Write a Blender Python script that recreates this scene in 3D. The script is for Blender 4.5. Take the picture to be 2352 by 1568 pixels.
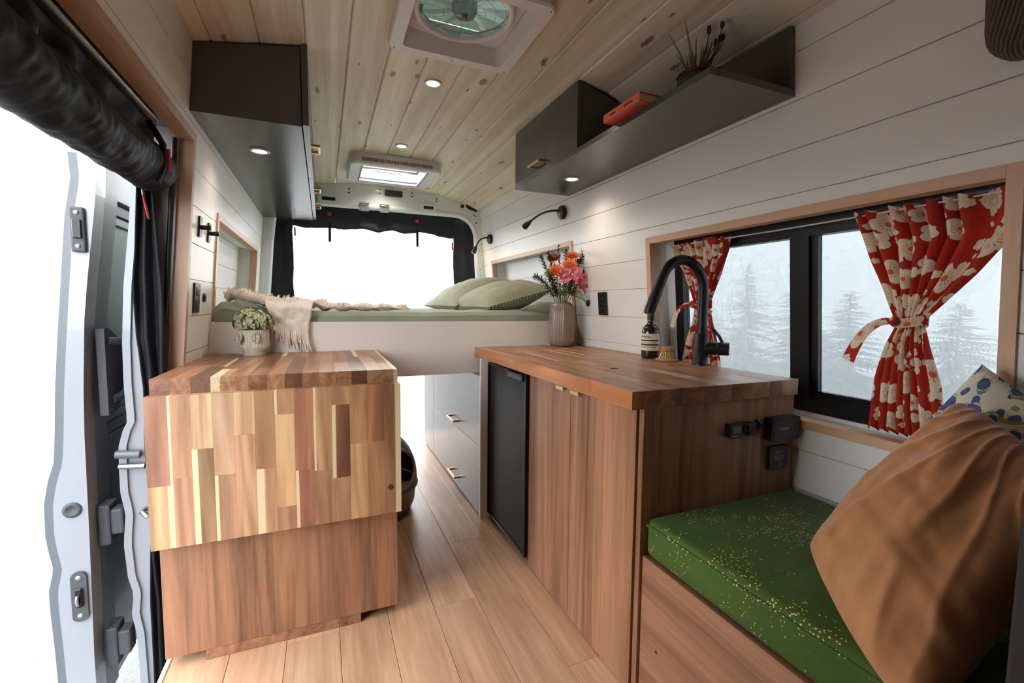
import bpy, bmesh, math, random
from mathutils import Vector, Matrix
for o in list(bpy.data.objects): bpy.data.objects.remove(o, do_unlink=True)
SC = bpy.context.scene
COL = SC.collection
random.seed(7)
# ------------------------------------------------------------------ camera
def cam_axes(yaw, pitch, roll):
    r = Vector((math.cos(yaw), -math.sin(yaw), 0)); f = Vector((math.sin(yaw), math.cos(yaw), 0)); u = Vector((0, 0, 1))
    f2 = math.cos(pitch)*f + math.sin(pitch)*u; u2 = -math.sin(pitch)*f + math.cos(pitch)*u
    r3 = math.cos(roll)*r + math.sin(roll)*u2; u3 = -math.sin(roll)*r + math.cos(roll)*u2
    return r3, u3, f2
cr, cu, cf = cam_axes(0.395430409, -0.0784854984, 0.00986397633)
cd = bpy.data.cameras.new('camera'); cd.sensor_width = 36; cd.lens = 1038.46783*36/2352; cd.clip_start = 0.02; cd.clip_end = 300
co = bpy.data.objects.new('camera', cd); COL.objects.link(co)
m = Matrix.Identity(4)
for i in range(3):
    m[i][0] = cr[i]; m[i][1] = cu[i]; m[i][2] = -cf[i]
m[0][3], m[1][3], m[2][3] = 0, 0, 0.97
co.matrix_world = m
SC.camera = co
# ------------------------------------------------------------------ world and exposure
W = bpy.data.worlds.new('overcast'); SC.world = W; W.use_nodes = True
bg = W.node_tree.nodes['Background']; bg.inputs[0].default_value = (0.93, 0.97, 1.0, 1); bg.inputs[1].default_value = 5.9
SC.view_settings.view_transform = 'Standard'; SC.view_settings.look = 'None'; SC.view_settings.gamma = 1
SC.view_settings.use_curve_mapping = False
SC.view_settings.exposure = 0.47
cy = SC.cycles
cy.max_bounces = 7; cy.diffuse_bounces = 4; cy.glossy_bounces = 3; cy.transmission_bounces = 6; cy.transparent_max_bounces = 16
cy.volume_bounces = 2; cy.sample_clamp_indirect = 6; cy.caustics_reflective = False; cy.caustics_refractive = False
cy.use_denoising = True; cy.use_adaptive_sampling = True; cy.adaptive_threshold = 0.09; cy.adaptive_min_samples = 16
# ------------------------------------------------------------------ materials
def S(r, g, b):
    f = lambda c: (c/255)/12.92 if c/255 <= 0.04045 else ((c/255+0.055)/1.055)**2.4
    return (f(r), f(g), f(b), 1)
class NT:
    def __init__(s, name):
        s.m = bpy.data.materials.new(name); s.m.use_nodes = True; s.t = s.m.node_tree; s.t.nodes.clear()
        s.out = s.t.nodes.new('ShaderNodeOutputMaterial')
    def n(s, typ, ins=None, **props):
        nd = s.t.nodes.new('ShaderNode'+typ)
        for k, v in props.items(): setattr(nd, k, v)
        for k, v in (ins or {}).items(): s.put(nd.inputs[k], v)
        return nd
    def put(s, sock, v):
        if hasattr(v, 'is_linked') or hasattr(v, 'node'): s.t.links.new(v, sock)
        else: sock.default_value = v
    def math(s, op, a, b=0.0, c=None):
        nd = s.n('Math', {0: a, 1: b}, operation=op)
        if c is not None: s.put(nd.inputs[2], c)
        return nd.outputs[0]
    def vmath(s, op, a, b=(0, 0, 0)):
        nd = s.n('VectorMath', {0: a, 1: b}, operation=op)
        return nd.outputs[1] if op in ('LENGTH', 'DISTANCE', 'DOT_PRODUCT') else nd.outputs[0]
    def mix(s, f, a, b, blend='MIX'):
        nd = s.n('Mix', data_type='RGBA', blend_type=blend)
        s.put(nd.inputs[0], f); s.put(nd.inputs[6], a); s.put(nd.inputs[7], b); return nd.outputs[2]
    def ramp(s, f, stops, interp='LINEAR'):
        nd = s.n('ValToRGB', {0: f}); e = nd.color_ramp.elements; nd.color_ramp.interpolation = interp
        while len(e) < len(stops): e.new(0.5)
        for x, (p, c) in zip(e, stops): x.position = p; x.color = c if len(c) == 4 else (*c, 1)
        return nd.outputs[0]
    def obj_co(s): return s.n('TexCoord').outputs['Object']
    def rnd(s): return s.n('ObjectInfo').outputs['Random']
    def noise(s, v, scale, detail=4, rough=0.5, dist=0.0, out=0):
        return s.n('TexNoise', {'Vector': v, 'Scale': scale, 'Detail': detail, 'Roughness': rough, 'Distortion': dist}).outputs[out]
    def mapping(s, v, scale=(1, 1, 1), loc=(0, 0, 0)):
        return s.n('Mapping', {'Vector': v, 'Scale': scale, 'Location': loc}).outputs[0]
    def bsdf(s, color, rough=0.5, metal=0.0, bump=None, bstr=0.2, bdist=0.01, **kw):
        b = s.n('BsdfPrincipled', {'Base Color': color, 'Roughness': rough, 'Metallic': metal})
        for k, v in kw.items(): s.put(b.inputs[k.replace('_', ' ')], v)
        if bump is not None:
            bn = s.n('Bump', {'Height': bump, 'Strength': bstr, 'Distance': bdist}); s.t.links.new(bn.outputs[0], b.inputs['Normal'])
        s.t.links.new(b.outputs[0], s.out.inputs[0]); return s.m
def plain(name, col, rough=0.5, metal=0.0, var=0.06, vscale=6, bump=0.0, bscale=200, **kw):
    n = NT(name); co = n.obj_co()
    f = n.noise(co, vscale, 0)
    c2 = tuple(min(1, c*(1+var)) for c in col[:3])+(1,); c1 = tuple(c*(1-var) for c in col[:3])+(1,)
    c = n.mix(f, c1, c2)
    return n.bsdf(c, rough, metal, bump=n.noise(co, bscale, 2) if bump else None, bstr=bump or 0.1, bdist=0.002, **kw)
def wood(name, dark, light, axis, fine=90, broad=9, rough=0.45, tint=False, knots=0, knotcol=None, sap=None, stretch=0.05, bump=0.08, figure=1.0, contrast=1.0):
    """grain runs along the given axis; every object is shifted by its own random offset"""
    n = NT(name); co = n.obj_co(); r = n.rnd()
    off = n.n('CombineXYZ', {0: n.math('MULTIPLY', r, 13.7), 1: n.math('MULTIPLY', r, 57.1), 2: n.math('MULTIPLY', r, 31.9)}).outputs[0]
    v = n.vmath('ADD', co, off)
    sc = [1, 1, 1]; sc[axis] = stretch
    vs = n.mapping(v, tuple(sc))
    w = n.noise(vs, broad*.6, 1, 0.5, 0.0, out=1)
    vd = n.vmath('ADD', vs, n.vmath('MULTIPLY', w, (.06*figure,)*3))
    f1 = n.noise(vd, fine, 3, 0.62)
    f2 = n.noise(vd, broad, 2, 0.55, 0.5)
    rings = n.math('SINE', n.math('MULTIPLY', n.noise(vd, broad*.45, 1, 0.4), 60))
    f = n.math('ADD', n.math('MULTIPLY', f1, 0.55), n.math('MULTIPLY', f2, 0.6))
    f = n.math('ADD', f, n.math('MULTIPLY', rings, 0.045*figure))
    f = n.math('ADD', n.math('MULTIPLY', n.math('SUBTRACT', f, 0.575), 2.1*contrast), 0.5)
    c = n.mix(n.n('Clamp', {0: f}).outputs[0], dark, light)
    if tint:
        c = n.mix(1.0, c, n.n('ObjectInfo').outputs['Color'], 'MULTIPLY')
    if sap:
        g = n.n('SeparateXYZ', {0: n.n('TexCoord').outputs['Generated']}).outputs[sap[1]]
        al = n.n('ObjectInfo').outputs['Alpha']
        wob = n.math('MULTIPLY', n.math('SUBTRACT', n.noise(vs, 7, 2), 0.5), 0.45)
        gw = n.math('ADD', g, wob)
        wl = n.math('MULTIPLY', n.math('SUBTRACT', 0.5, al), 2.0)
        ml = n.n('Clamp', {0: n.math('MULTIPLY', n.math('SUBTRACT', wl, gw), 22)}).outputs[0]
        mr = n.n('Clamp', {0: n.math('MULTIPLY', n.math('SUBTRACT', gw, n.math('ADD', 1.0, wl)), 22)}).outputs[0]
        hasl = n.math('LESS_THAN', al, 0.49); hasr = n.math('GREATER_THAN', al, 0.51)
        ms = n.math('MAXIMUM', n.math('MULTIPLY', ml, hasl), n.math('MULTIPLY', mr, hasr))
        c = n.mix(ms, c, n.mix(f1, tuple(x*.8 for x in sap[0][:3])+(1,), sap[0]))
    if knots:
        ks = [1, 1, 1]; ks[axis] = 0.35
        kv = n.mapping(v, tuple(ks))
        kv = n.vmath('ADD', kv, n.vmath('MULTIPLY', n.noise(v, 14, 2, out=1), (.03,)*3))
        vo = n.n('TexVoronoi', {'Vector': kv, 'Scale': knots, 'Randomness': 1.0}, voronoi_dimensions='2D')
        d = vo.outputs['Distance']
        cellr = n.n('SeparateColor', {0: vo.outputs['Color']}).outputs[0]
        rad = n.math('MULTIPLY', n.math('SUBTRACT', cellr, 0.35), 0.22)
        k = n.math('SUBTRACT', 1.0, n.math('DIVIDE', d, n.math('MAXIMUM', rad, 0.001)))
        k = n.n('Clamp', {0: n.math('MULTIPLY', k, 2.2)}).outputs[0]
        k = n.math('MULTIPLY', k, n.math('ADD', 0.45, n.math('MULTIPLY', f1, 0.6)))
        c = n.mix(k, c, knotcol)
    if sap:     # end grain: darker, with growth rings
        nn = n.n('SeparateXYZ', {0: n.n('NewGeometry').outputs['Normal']}).outputs[axis]
        en = n.math('GREATER_THAN', n.math('ABSOLUTE', nn), 0.8)
        es = [1, 1, 1]; es[axis] = 0
        ev = n.mapping(v, tuple(es)); rg = n.math('SINE', n.math('MULTIPLY', n.noise(ev, 22, 2, .5, .8), 70))
        ec = n.mix(n.math('ADD', .5, n.math('MULTIPLY', rg, .28)), n.mix(1.0, c, (.55, .52, .50, 1), 'MULTIPLY'), n.mix(1.0, c, (1.0, .97, .95, 1), 'MULTIPLY'))
        c = n.mix(en, c, ec)
    return n.bsdf(c, rough, 0)
def emis(name, col, strength):
    n = NT(name); e = n.n('Emission', {0: col, 1: strength}); n.t.links.new(e.outputs[0], n.out.inputs[0]); return n.m
def glassy(name, tint, gloss=0.06, rough=0.0, haze=None):
    n = NT(name); tr = n.n('BsdfTransparent', {0: tint}); gl = n.n('BsdfGlossy', {0: (1, 1, 1, 1), 1: rough})
    fr = n.n('Fresnel', {0: 1.45}); fb_ = n.math('MULTIPLY', fr.outputs[0], n.math('SUBTRACT', 1.0, n.n('NewGeometry').outputs['Backfacing'])); mx = n.n('MixShader', {0: fb_})
    n.t.links.new(tr.outputs[0], mx.inputs[1]); n.t.links.new(gl.outputs[0], mx.inputs[2])
    last = mx
    if haze:
        df = n.n('BsdfTranslucent', {0: haze[0]}); m2 = n.n('MixShader', {0: haze[1]})
        n.t.links.new(mx.outputs[0], m2.inputs[1]); n.t.links.new(df.outputs[0], m2.inputs[2]); last = m2
    n.t.links.new(last.outputs[0], n.out.inputs[0]); return n.m
# ------------------------------------------------------------------ mesh builder
class MB:
    def __init__(s): s.v = []; s.f = []; s.sm = []; s.uv = None
    def add(s, vs, fs, smooth=False):
        b = len(s.v); s.v += [tuple(p) for p in vs]
        for f in fs: s.f.append(tuple(b+i for i in f)); s.sm.append(smooth)
        return s
    def hexa(s, p):   # 8 corners: bottom 0-3 ccw, top 4-7 ccw
        return s.add(p, [(3, 2, 1, 0), (4, 5, 6, 7), (0, 1, 5, 4), (1, 2, 6, 5), (2, 3, 7, 6), (3, 0, 4, 7)])
    def box(s, x0, x1, y0, y1, z0, z1, bev=0.0, seg=1):
        if bev <= 0:
            return s.hexa([(x0, y0, z0), (x1, y0, z0), (x1, y1, z0), (x0, y1, z0), (x0, y0, z1), (x1, y0, z1), (x1, y1, z1), (x0, y1, z1)])
        bm = bmesh.new(); bmesh.ops.create_cube(bm, size=1)
        for q in bm.verts: q.co = ((x0+x1)/2+q.co.x*(x1-x0), (y0+y1)/2+q.co.y*(y1-y0), (z0+z1)/2+q.co.z*(z1-z0))
        bev = min(bev, .49*min(abs(x1-x0), abs(y1-y0), abs(z1-z0)))
        bmesh.ops.bevel(bm, geom=list(bm.edges), offset=bev, segments=seg, profile=0.5, affect='EDGES')
        bm.verts.index_update()
        s.add([q.co[:] for q in bm.verts], [[q.index for q in f.verts] for f in bm.faces], seg > 2)
        bm.free(); return s
    def prism(s, poly, d0, d1, plane='xz', hole=None):
        """poly: 2D loop; extruded along the axis missing from plane"""
        def P(a, d):
            if plane == 'xz': return (a[0], d, a[1])
            if plane == 'yz': return (d, a[0], a[1])
            return (a[0], a[1], d)
        n = len(poly)
        vs = [P(a, d0) for a in poly]+[P(a, d1) for a in poly]
        fs = [tuple(range(n))[::-1], tuple(range(n, 2*n))]+[(i, (i+1) % n, n+(i+1) % n, n+i) for i in range(n)]
        return s.add(vs, fs)
    def ring(s, outer, inner, d0, d1, plane='xz', smooth=False):
        """plate with one hole; both loops have the same number of points"""
        def P(a, d):
            if plane == 'xz': return (a[0], d, a[1])
            if plane == 'yz': return (d, a[0], a[1])
            return (a[0], a[1], d)
        n = len(outer)
        vs = [P(a, d0) for a in outer]+[P(a, d0) for a in inner]+[P(a, d1) for a in outer]+[P(a, d1) for a in inner]
        fs = []
        for i in range(n):
            j = (i+1) % n
            fs += [(i, j, n+j, n+i), (2*n+i, 3*n+i, 3*n+j, 2*n+j), (i, 2*n+i, 2*n+j, j), (n+i, n+j, 3*n+j, 3*n+i)]
        return s.add(vs, fs, smooth)
    def tube(s, pts, r, n=8, cap=True, smooth=True, flat=None):
        """round tube along pts; r a number or list; flat=(w,h,up) gives an elliptic section"""
        pts = [Vector(p) for p in pts]; k = len(pts)
        rr = r if isinstance(r, (list, tuple)) else [r]*k
        t0 = (pts[1]-pts[0]).normalized()
        a = Vector((0, 0, 1)) if abs(t0.z) < .9 else Vector((1, 0, 0))
        u = t0.cross(a).normalized(); vs = []
        for i in range(k):
            t = (pts[min(i+1, k-1)]-pts[max(i-1, 0)])
            if t.length < 1e-9: t = t0
            t.normalize(); u = (u - t*u.dot(t)).normalized(); w = t.cross(u)
            fx, fy = (1, 1) if flat is None else flat
            for j in range(n):
                q = 2*math.pi*j/n
                vs.append(pts[i]+(u*math.cos(q)*fx+w*math.sin(q)*fy)*rr[i])
        fs = []
        for i in range(k-1):
            for j in range(n):
                fs.append((i*n+j, i*n+(j+1) % n, (i+1)*n+(j+1) % n, (i+1)*n+j))
        s.add(vs, fs, smooth)
        if cap:
            s.add([vs[j] for j in range(n)], [tuple(range(n))[::-1]]); s.add([vs[(k-1)*n+j] for j in range(n)], [tuple(range(n))])
        return s
    def lathe(s, prof, c, n=32, axis=(0, 0, 1), ribs=None, smooth=True):
        """prof: list of (r, h); ribs: (count, depth, i0, i1) fluting between profile rows i0..i1"""
        ax = Vector(axis).normalized(); a = Vector((0, 0, 1)) if abs(ax.z) < .9 else Vector((1, 0, 0))
        if abs(ax.z) > .9: u = Vector((1, 0, 0))
        else: u = ax.cross(a).normalized()
        u = (u-ax*u.dot(ax)).normalized(); w = ax.cross(u); c = Vector(c); vs = []
        for i, (r, h) in enumerate(prof):
            for j in range(n):
                q = 2*math.pi*j/n; rr = r
                if ribs and ribs[2] <= i <= ribs[3]: rr = r - ribs[1]*(0.5-0.5*math.cos(q*ribs[0]))
                vs.append(c+ax*h+(u*math.cos(q)+w*math.sin(q))*rr)
        fs = []
        for i in range(len(prof)-1):
            for j in range(n): fs.append((i*n+j, i*n+(j+1) % n, (i+1)*n+(j+1) % n, (i+1)*n+j))
        s.add(vs, fs, smooth)
        if prof[0][0] > 1e-5: s.add(vs[:n], [tuple(range(n))[::-1]])
        if prof[-1][0] > 1e-5: s.add(vs[-n:], [tuple(range(n))])
        return s
    def grid(s, fn, nu, nv, smooth=True, closed_u=False, uvfn=None):
        b = len(s.v); vs = []
        for i in range(nv+1):
            for j in range(nu+(0 if closed_u else 1)):
                vs.append(fn(j/nu, i/nv))
        w = nu if closed_u else nu+1; fs = []
        for i in range(nv):
            for j in range(nu):
                fs.append((i*w+j, i*w+(j+1) % w, (i+1)*w+(j+1) % w, (i+1)*w+j))
        s.add(vs, fs, smooth)
        if uvfn is not None:
            if s.uv is None: s.uv = {}
            for i in range(nv+1):
                for j in range(w): s.uv[b+i*w+j] = uvfn(j/nu, i/nv)
        return s
def link(name, data, parent=None):
    o = bpy.data.objects.new(name, data); COL.objects.link(o)
    if parent is not None:
        o.parent = parent; o.matrix_parent_inverse = Matrix.Translation(parent_origin(parent)).inverted()
    return o
WORLD_LOC = {}
def parent_origin(p): return WORLD_LOC[p.name]
def obj(name, mb, mat, parent=None, color=None, solid=0.0, subsurf=0, origin='center', weld=False):
    vs = [Vector(p) for p in mb.v]
    lo = Vector((min(p[i] for p in vs) for i in range(3))); hi = Vector((max(p[i] for p in vs) for i in range(3)))
    c = (lo+hi)/2
    if parent is None and origin == 'center': c.z = lo.z
    me = bpy.data.meshes.new(name); me.from_pydata([p-c for p in vs], [], mb.f)
    me.polygons.foreach_set('use_smooth', mb.sm)
    if mb.uv is not None:
        uvl = me.uv_layers.new(name='UVMap')
        for lp in me.loops: uvl.data[lp.index].uv = mb.uv.get(lp.vertex_index, (0, 0))
    me.validate(); me.update()
    if not (mb.uv is not None):
        bm = bmesh.new(); bm.from_mesh(me)
        if weld: bmesh.ops.remove_doubles(bm, verts=bm.verts, dist=1e-5)
        bmesh.ops.recalc_face_normals(bm, faces=bm.faces); bm.to_mesh(me); bm.free()
    me.materials.append(mat)
    o = link(name, me, parent); o.location = c; WORLD_LOC[o.name] = c.copy()
    if color: o.color = tuple(color) if len(color) == 4 else (*color[:3], 0.5)
    if solid:
        md = o.modifiers.new('thickness', 'SOLIDIFY'); md.thickness = solid; md.offset = 0
    if subsurf:
        md = o.modifiers.new('smooth', 'SUBSURF'); md.levels = subsurf; md.render_levels = subsurf
    return o
def tag(o, label=None, cat=None, group=None, kind=None):
    if label: o['label'] = label
    if cat: o['category'] = cat
    if group: o['group'] = group
    if kind: o['kind'] = kind
    return o
def thing(name, loc, label, cat, group=None, kind=None):
    o = bpy.data.objects.new(name, None); COL.objects.link(o); o.location = loc; o.empty_display_size = 0.05
    WORLD_LOC[o.name] = Vector(loc); return tag(o, label, cat, group, kind)
def copy_thing(root, delta, label=None, group=None):
    d = Vector(delta)
    r = root.copy(); COL.objects.link(r); r.location = root.location+d; WORLD_LOC[r.name] = WORLD_LOC[root.name]+d
    if label: r['label'] = label
    if group: r['group'] = group
    for ch in list(root.children):
        c = ch.copy(); COL.objects.link(c); c.parent = r; c.matrix_parent_inverse = ch.matrix_parent_inverse.copy()
        for g in list(ch.children):
            q = g.copy(); COL.objects.link(q); q.parent = c; q.matrix_parent_inverse = g.matrix_parent_inverse.copy()
    return r
def add_light(name, typ, loc, energy, color, parent, size=0.03, spot=None):
    ld = bpy.data.lights.new(name, typ); ld.energy = energy; ld.color = color
    if typ == 'SPOT': ld.spot_size = spot; ld.spot_blend = 0.9; ld.shadow_soft_size = size
    else: ld.shadow_soft_size = size
    o = link(name, ld, parent); o.location = loc; WORLD_LOC[o.name] = Vector(loc); return o
def rrect(x0, x1, y0, y1, r, n=6):
    out = []
    for cx, cy, a0 in ((x1-r, y1-r, 0), (x0+r, y1-r, 90), (x0+r, y0+r, 180), (x1-r, y0+r, 270)):
        for i in range(n+1):
            a = math.radians(a0+90*i/n); out.append((cx+r*math.cos(a), cy+r*math.sin(a)))
    return out
def bez(p0, p1, p2, p3, n=12):
    p0, p1, p2, p3 = map(Vector, (p0, p1, p2, p3)); out = []
    for i in range(n+1):
        t = i/n; out.append((1-t)**3*p0+3*(1-t)**2*t*p1+3*(1-t)*t*t*p2+t**3*p3)
    return out
def hash01(*a): return math.modf(abs(math.sin(sum(x*k for x, k in zip(a, (12.9898, 78.233, 37.719, 4.581)))))*43758.5453)[0]
def vnoise(x, y=0.0, z=0.0):
    xi, yi, zi = math.floor(x), math.floor(y), math.floor(z); xf, yf, zf = x-xi, y-yi, z-zi
    s = lambda t: t*t*(3-2*t); u, v, w = s(xf), s(yf), s(zf); r = 0
    for a in (0, 1):
        for b in (0, 1):
            for c in (0, 1):
                r += hash01(xi+a, yi+b, zi+c)*(u if a else 1-u)*(v if b else 1-v)*(w if c else 1-w)
    return r*2-1
# ------------------------------------------------------------------ shared materials
WHITE = plain('white_painted_wood', S(234, 232, 228), 0.42, var=0.03, vscale=3)
REVEAL = plain('pale_grey_paint', S(232, 236, 233), 0.5, var=0.02)
BED_WHITE = plain('cream_laminate', S(228, 221, 214), 0.45, var=0.02)
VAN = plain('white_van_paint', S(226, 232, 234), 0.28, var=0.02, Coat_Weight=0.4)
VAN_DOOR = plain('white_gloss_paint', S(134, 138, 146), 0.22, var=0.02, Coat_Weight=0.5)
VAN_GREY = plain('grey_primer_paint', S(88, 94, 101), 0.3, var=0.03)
BLACK = plain('matte_black_plastic', S(24, 24, 26), 0.42, var=0.05)
BLACKM = plain('black_metal', S(18, 19, 22), 0.35, metal=0.3, var=0.05)
RUBBER = plain('dark_grey_rubber', S(62, 64, 70), 0.6, var=0.05, bump=0.1)
CABBLACK = plain('black_laminate', S(66, 67, 65), 0.26, var=0.05, bump=0.02, bscale=90, Specular_IOR_Level=.8)
GREYLAM = plain('grey_laminate', S(132, 134, 134), 0.3, var=0.03)
BRASS = plain('brushed_brass', S(200, 160, 100), 0.3, metal=1.0, var=0.05)
PALEBRASS = plain('pale_brass', S(226, 200, 140), 0.35, metal=0.6, var=0.05)
STEEL = plain('zinc_steel', S(165, 165, 168), 0.35, metal=0.9, var=0.1, vscale=60)
CREAM = plain('cream_edging', S(225, 200, 165), 0.5)
PINE = wood('pine_plank', S(203, 186, 163), S(238, 228, 211), 1, fine=60, broad=7, rough=0.5, tint=True, knots=10, knotcol=S(96, 74, 56), stretch=0.05, figure=2.2, contrast=1.1)
OAK = wood('light_maple', S(192, 150, 118), S(222, 184, 152), 1, fine=70, broad=8, rough=0.45, stretch=0.05, contrast=.7)
OAKZ = wood('light_maple_upright', S(192, 150, 118), S(222, 184, 152), 2, fine=70, broad=8, rough=0.45, stretch=0.05, contrast=.7)
OAKJ = wood('jamb_wood', S(168, 132, 108), S(196, 162, 138), 2, fine=70, broad=8, rough=0.45, stretch=0.05, contrast=.7)
WALZ = wood('walnut_upright', S(92, 60, 43), S(172, 124, 94), 2, fine=80, broad=11, rough=0.38, stretch=0.04, figure=1.6, contrast=.95)
WALY = wood('walnut_lengthwise', S(92, 60, 43), S(172, 124, 94), 1, fine=80, broad=11, rough=0.38, stretch=0.04, figure=1.6, contrast=.95)
FLOORW = wood('oak_floor', S(160, 122, 94), S(220, 182, 150), 1, fine=70, broad=8, rough=0.34, tint=True, stretch=0.07, figure=1.5, contrast=.8)
SAP = S(224, 200, 162)
OAKJY = wood('jamb_wood_lengthwise', S(168, 132, 108), S(196, 162, 138), 1, fine=70, broad=8, rough=0.45, stretch=0.05, contrast=.7)
GR0, GR1 = (.50, .44, .38, 1), (1.06, 1.06, 1.06, 1)
STZ = wood('acacia_upright', GR0, GR1, 2, fine=45, broad=14, rough=0.42, tint=True, sap=(SAP, 0), stretch=0.07, figure=2.2, contrast=1.2)
STY = wood('acacia_lengthwise', GR0, GR1, 1, fine=45, broad=14, rough=0.34, tint=True, sap=(SAP, 0), stretch=0.07, figure=1.6, contrast=1.1)
# ------------------------------------------------------------------ the outside
def make_ground():
    n = NT('pale_gravel'); co = n.obj_co()
    f = n.noise(co, 3, 4); g = n.noise(co, 90, 4, .7)
    c = n.mix(f, S(112, 112, 112), S(124, 124, 124)); c = n.mix(n.math('MULTIPLY', n.math('LESS_THAN', g, .42), .5), c, S(84, 84, 86))
    mt = n.bsdf(c, 0.9, bump=g, bstr=.4, bdist=.01)
    tag(obj('ground', MB().box(-60, 2.4, -30, 90, -0.75, -0.6), mt), 'pale gravel ground outside the van', 'ground', kind='structure')
    tag(obj('hillside', MB().hexa([(2.4, -30, -7.5), (60, -30, -9), (60, 90, -9), (2.4, 90, -7.5), (2.4, -30, -.62), (60, -30, -7), (60, 90, -7), (2.4, 90, -.62)]), mt), 'slope falling away below the sliding window', 'hillside', kind='structure')
make_ground()
# ------------------------------------------------------------------ wall helpers
xR = lambda z: 1.2745-.09*z
xL = lambda z: -.4674+.08*z
def WP(side, off, y, z): return (xR(z)-off, y, z) if side == 'R' else (xL(z)+off, y, z)
def wbox(mb, side, off0, off1, y0, y1, z0, z1):
    """box lying on a leaning wall; off counts inward from the board faces"""
    q = [WP(side, off0, y0, z0), WP(side, off1, y0, z0), WP(side, off1, y1, z0), WP(side, off0, y1, z0),
         WP(side, off0, y0, z1), WP(side, off1, y0, z1), WP(side, off1, y1, z1), WP(side, off0, y1, z1)]
    return mb.hexa(q)
CX, CZ, CH, CD = 0.398, 1.803, 0.723, 0.0806
ceil_z = lambda x: CZ-CD*((x-CX)/CH)**2-max(0, x-.96)*.22
GROOVE = [-.02, .113, .2295, .346, .4625, .578, .695, .811, .928, 1.0445, 1.158, 1.2735, 1.387, 1.505, 1.622, 1.735]
YB = 3.365
def cells(y0, y1, z0, z1, holes):
    ys = sorted({y0, y1, *[h for q in holes for h in q[:2] if y0 < h < y1]}); zs = sorted({z0, z1, *[h for q in holes for h in q[2:] if z0 < h < z1]})
    out = []
    for a, b in zip(ys, ys[1:]):
        for c, d in zip(zs, zs[1:]):
            ym, zm = (a+b)/2, (c+d)/2
            if not any(h[0] < ym < h[1] and h[2] < zm < h[3] for h in holes): out.append((a, b, c, d))
    return out
def build_wall(name, side, y0, y1, holes, label):
    mb = MB()
    for a, b, c, d in cells(y0, y1, -.05, 1.76, holes): wbox(mb, side, -.03, -.007, a, b, c, d)
    w = tag(obj(name, mb, WHITE), label, 'wall', kind='structure')
    for za, zb in zip(GROOVE, GROOVE[1:]):
        cs = cells(y0, y1, za+.0013, zb-.0013, holes)
        # neighbouring cells belong to one board; a hole through the full height splits it
        runs = []
        for q in sorted(cs):
            if runs and abs(runs[-1][-1][1]-q[0]) < 1e-6 or runs and abs(runs[-1][-1][0]-q[0]) < 1e-6: runs[-1].append(q)
            else: runs.append([q])
        for run in runs:
            b = MB()
            for q in run: wbox(b, side, -.0065, 0, *q)
            obj('board', b, WHITE, w)
    return w
RW = (.42, 1.43, .66, 1.225)      # window opening in the right wall
RN = (2.02, 3.165, .87, 1.285)    # bed niche, right wall
LN = (2.05, 3.15, .87, 1.295)     # bed niche, left wall
LD = (.75, 1.66, -.1, 1.46)       # sliding door opening
wallR = build_wall('wall_right', 'R', -.7, YB, [RW, RN], 'white painted shiplap wall with the sliding window')
wallL = build_wall('wall_left', 'L', -.7, YB, [LD, LN], 'white painted shiplap wall beside the open sliding door')
def niche(side, N, wall, depth):
    y0, y1, z0, z1 = N
    b = MB()
    wbox(b, side, -depth-.012, -.0305, y0-.012, y0, z0, z1); obj('reveal', b, REVEAL, wall)
    b = MB(); wbox(b, side, -depth-.012, -.0305, y1, y1+.012, z0, z1); obj('reveal', b, REVEAL, wall)
    b = MB(); wbox(b, side, -depth-.012, -.0305, y0-.012, y1+.012, z1, z1+.012); obj('reveal', b, REVEAL, wall)
    b = MB(); wbox(b, side, -depth-.012, -.0305, y0-.012, y1+.012, z0-.012, z0); obj('reveal', b, REVEAL, wall)
    b = MB(); wbox(b, side, -depth-.022, -depth-.006, y0-.012, y1+.012, z0-.012, z1+.012); obj('niche_back', b, WHITE, wall)
    zs = [z0]+[g for g in GROOVE if z0+.02 < g < z1-.02]+[z1]
    for a, c in zip(zs, zs[1:]):
        b = MB(); wbox(b, side, -depth-.0058, -depth, y0, y1, a+.0013, c-.0013); obj('board', b, WHITE, wall)
niche('R', RN, wallR, .09); niche('L', LN, wallL, .09)
def trim_frame(name, side, N, wd, dp, label, sides='LRTB', pr=.006):
    """wooden trim: N is the opening; boards overlap wd outward and reach dp into the recess"""
    y0, y1, z0, z1 = N
    t = tag(obj(name, wbox(MB(), side, -dp, pr, y0-wd, y0, z0-(wd if 'B' in sides else 0), z1+wd), OAKZ), label, 'trim', kind='structure')
    b = MB(); wbox(b, side, -dp, pr, y1, y1+wd, z0-(wd if 'B' in sides else 0), z1+wd); obj('trim_board', b, OAKZ, t)
    b = MB(); wbox(b, side, -dp, pr, y0+.0005, y1-.0005, z1, z1+wd); obj('trim_board', b, OAK, t)
    if 'B' in sides:
        b = MB(); wbox(b, side, -dp, pr, y0+.0005, y1-.0005, z0-wd, z0); obj('trim_board', b, OAK, t)
    return t
trim_frame('trim_1', 'R', (.437, 1.42, .665, 1.213), .024, .032, 'light maple trim framing the sliding window')
trim_frame('trim_2', 'R', (2.03, 3.155, .898, 1.275), .024, .030, 'light maple trim framing the niche above the bed pillows', sides='LRT')
trim_frame('trim_3', 'L', (2.06, 3.14, .898, 1.285), .024, .030, 'light maple trim framing the niche beside the throw blanket', sides='LRT')
# door jamb trim
b = MB(); wbox(b, 'L', -.032, .007, 1.652, 1.676, .0, 1.476)
jt = tag(obj('trim_4', b, OAKJ), 'wooden trim around the sliding door opening', 'trim', kind='structure')
b = MB(); wbox(b, 'L', -.035, .007, .75, 1.651, 1.452, 1.476); obj('trim_board', b, OAKJY, jt)
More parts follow.
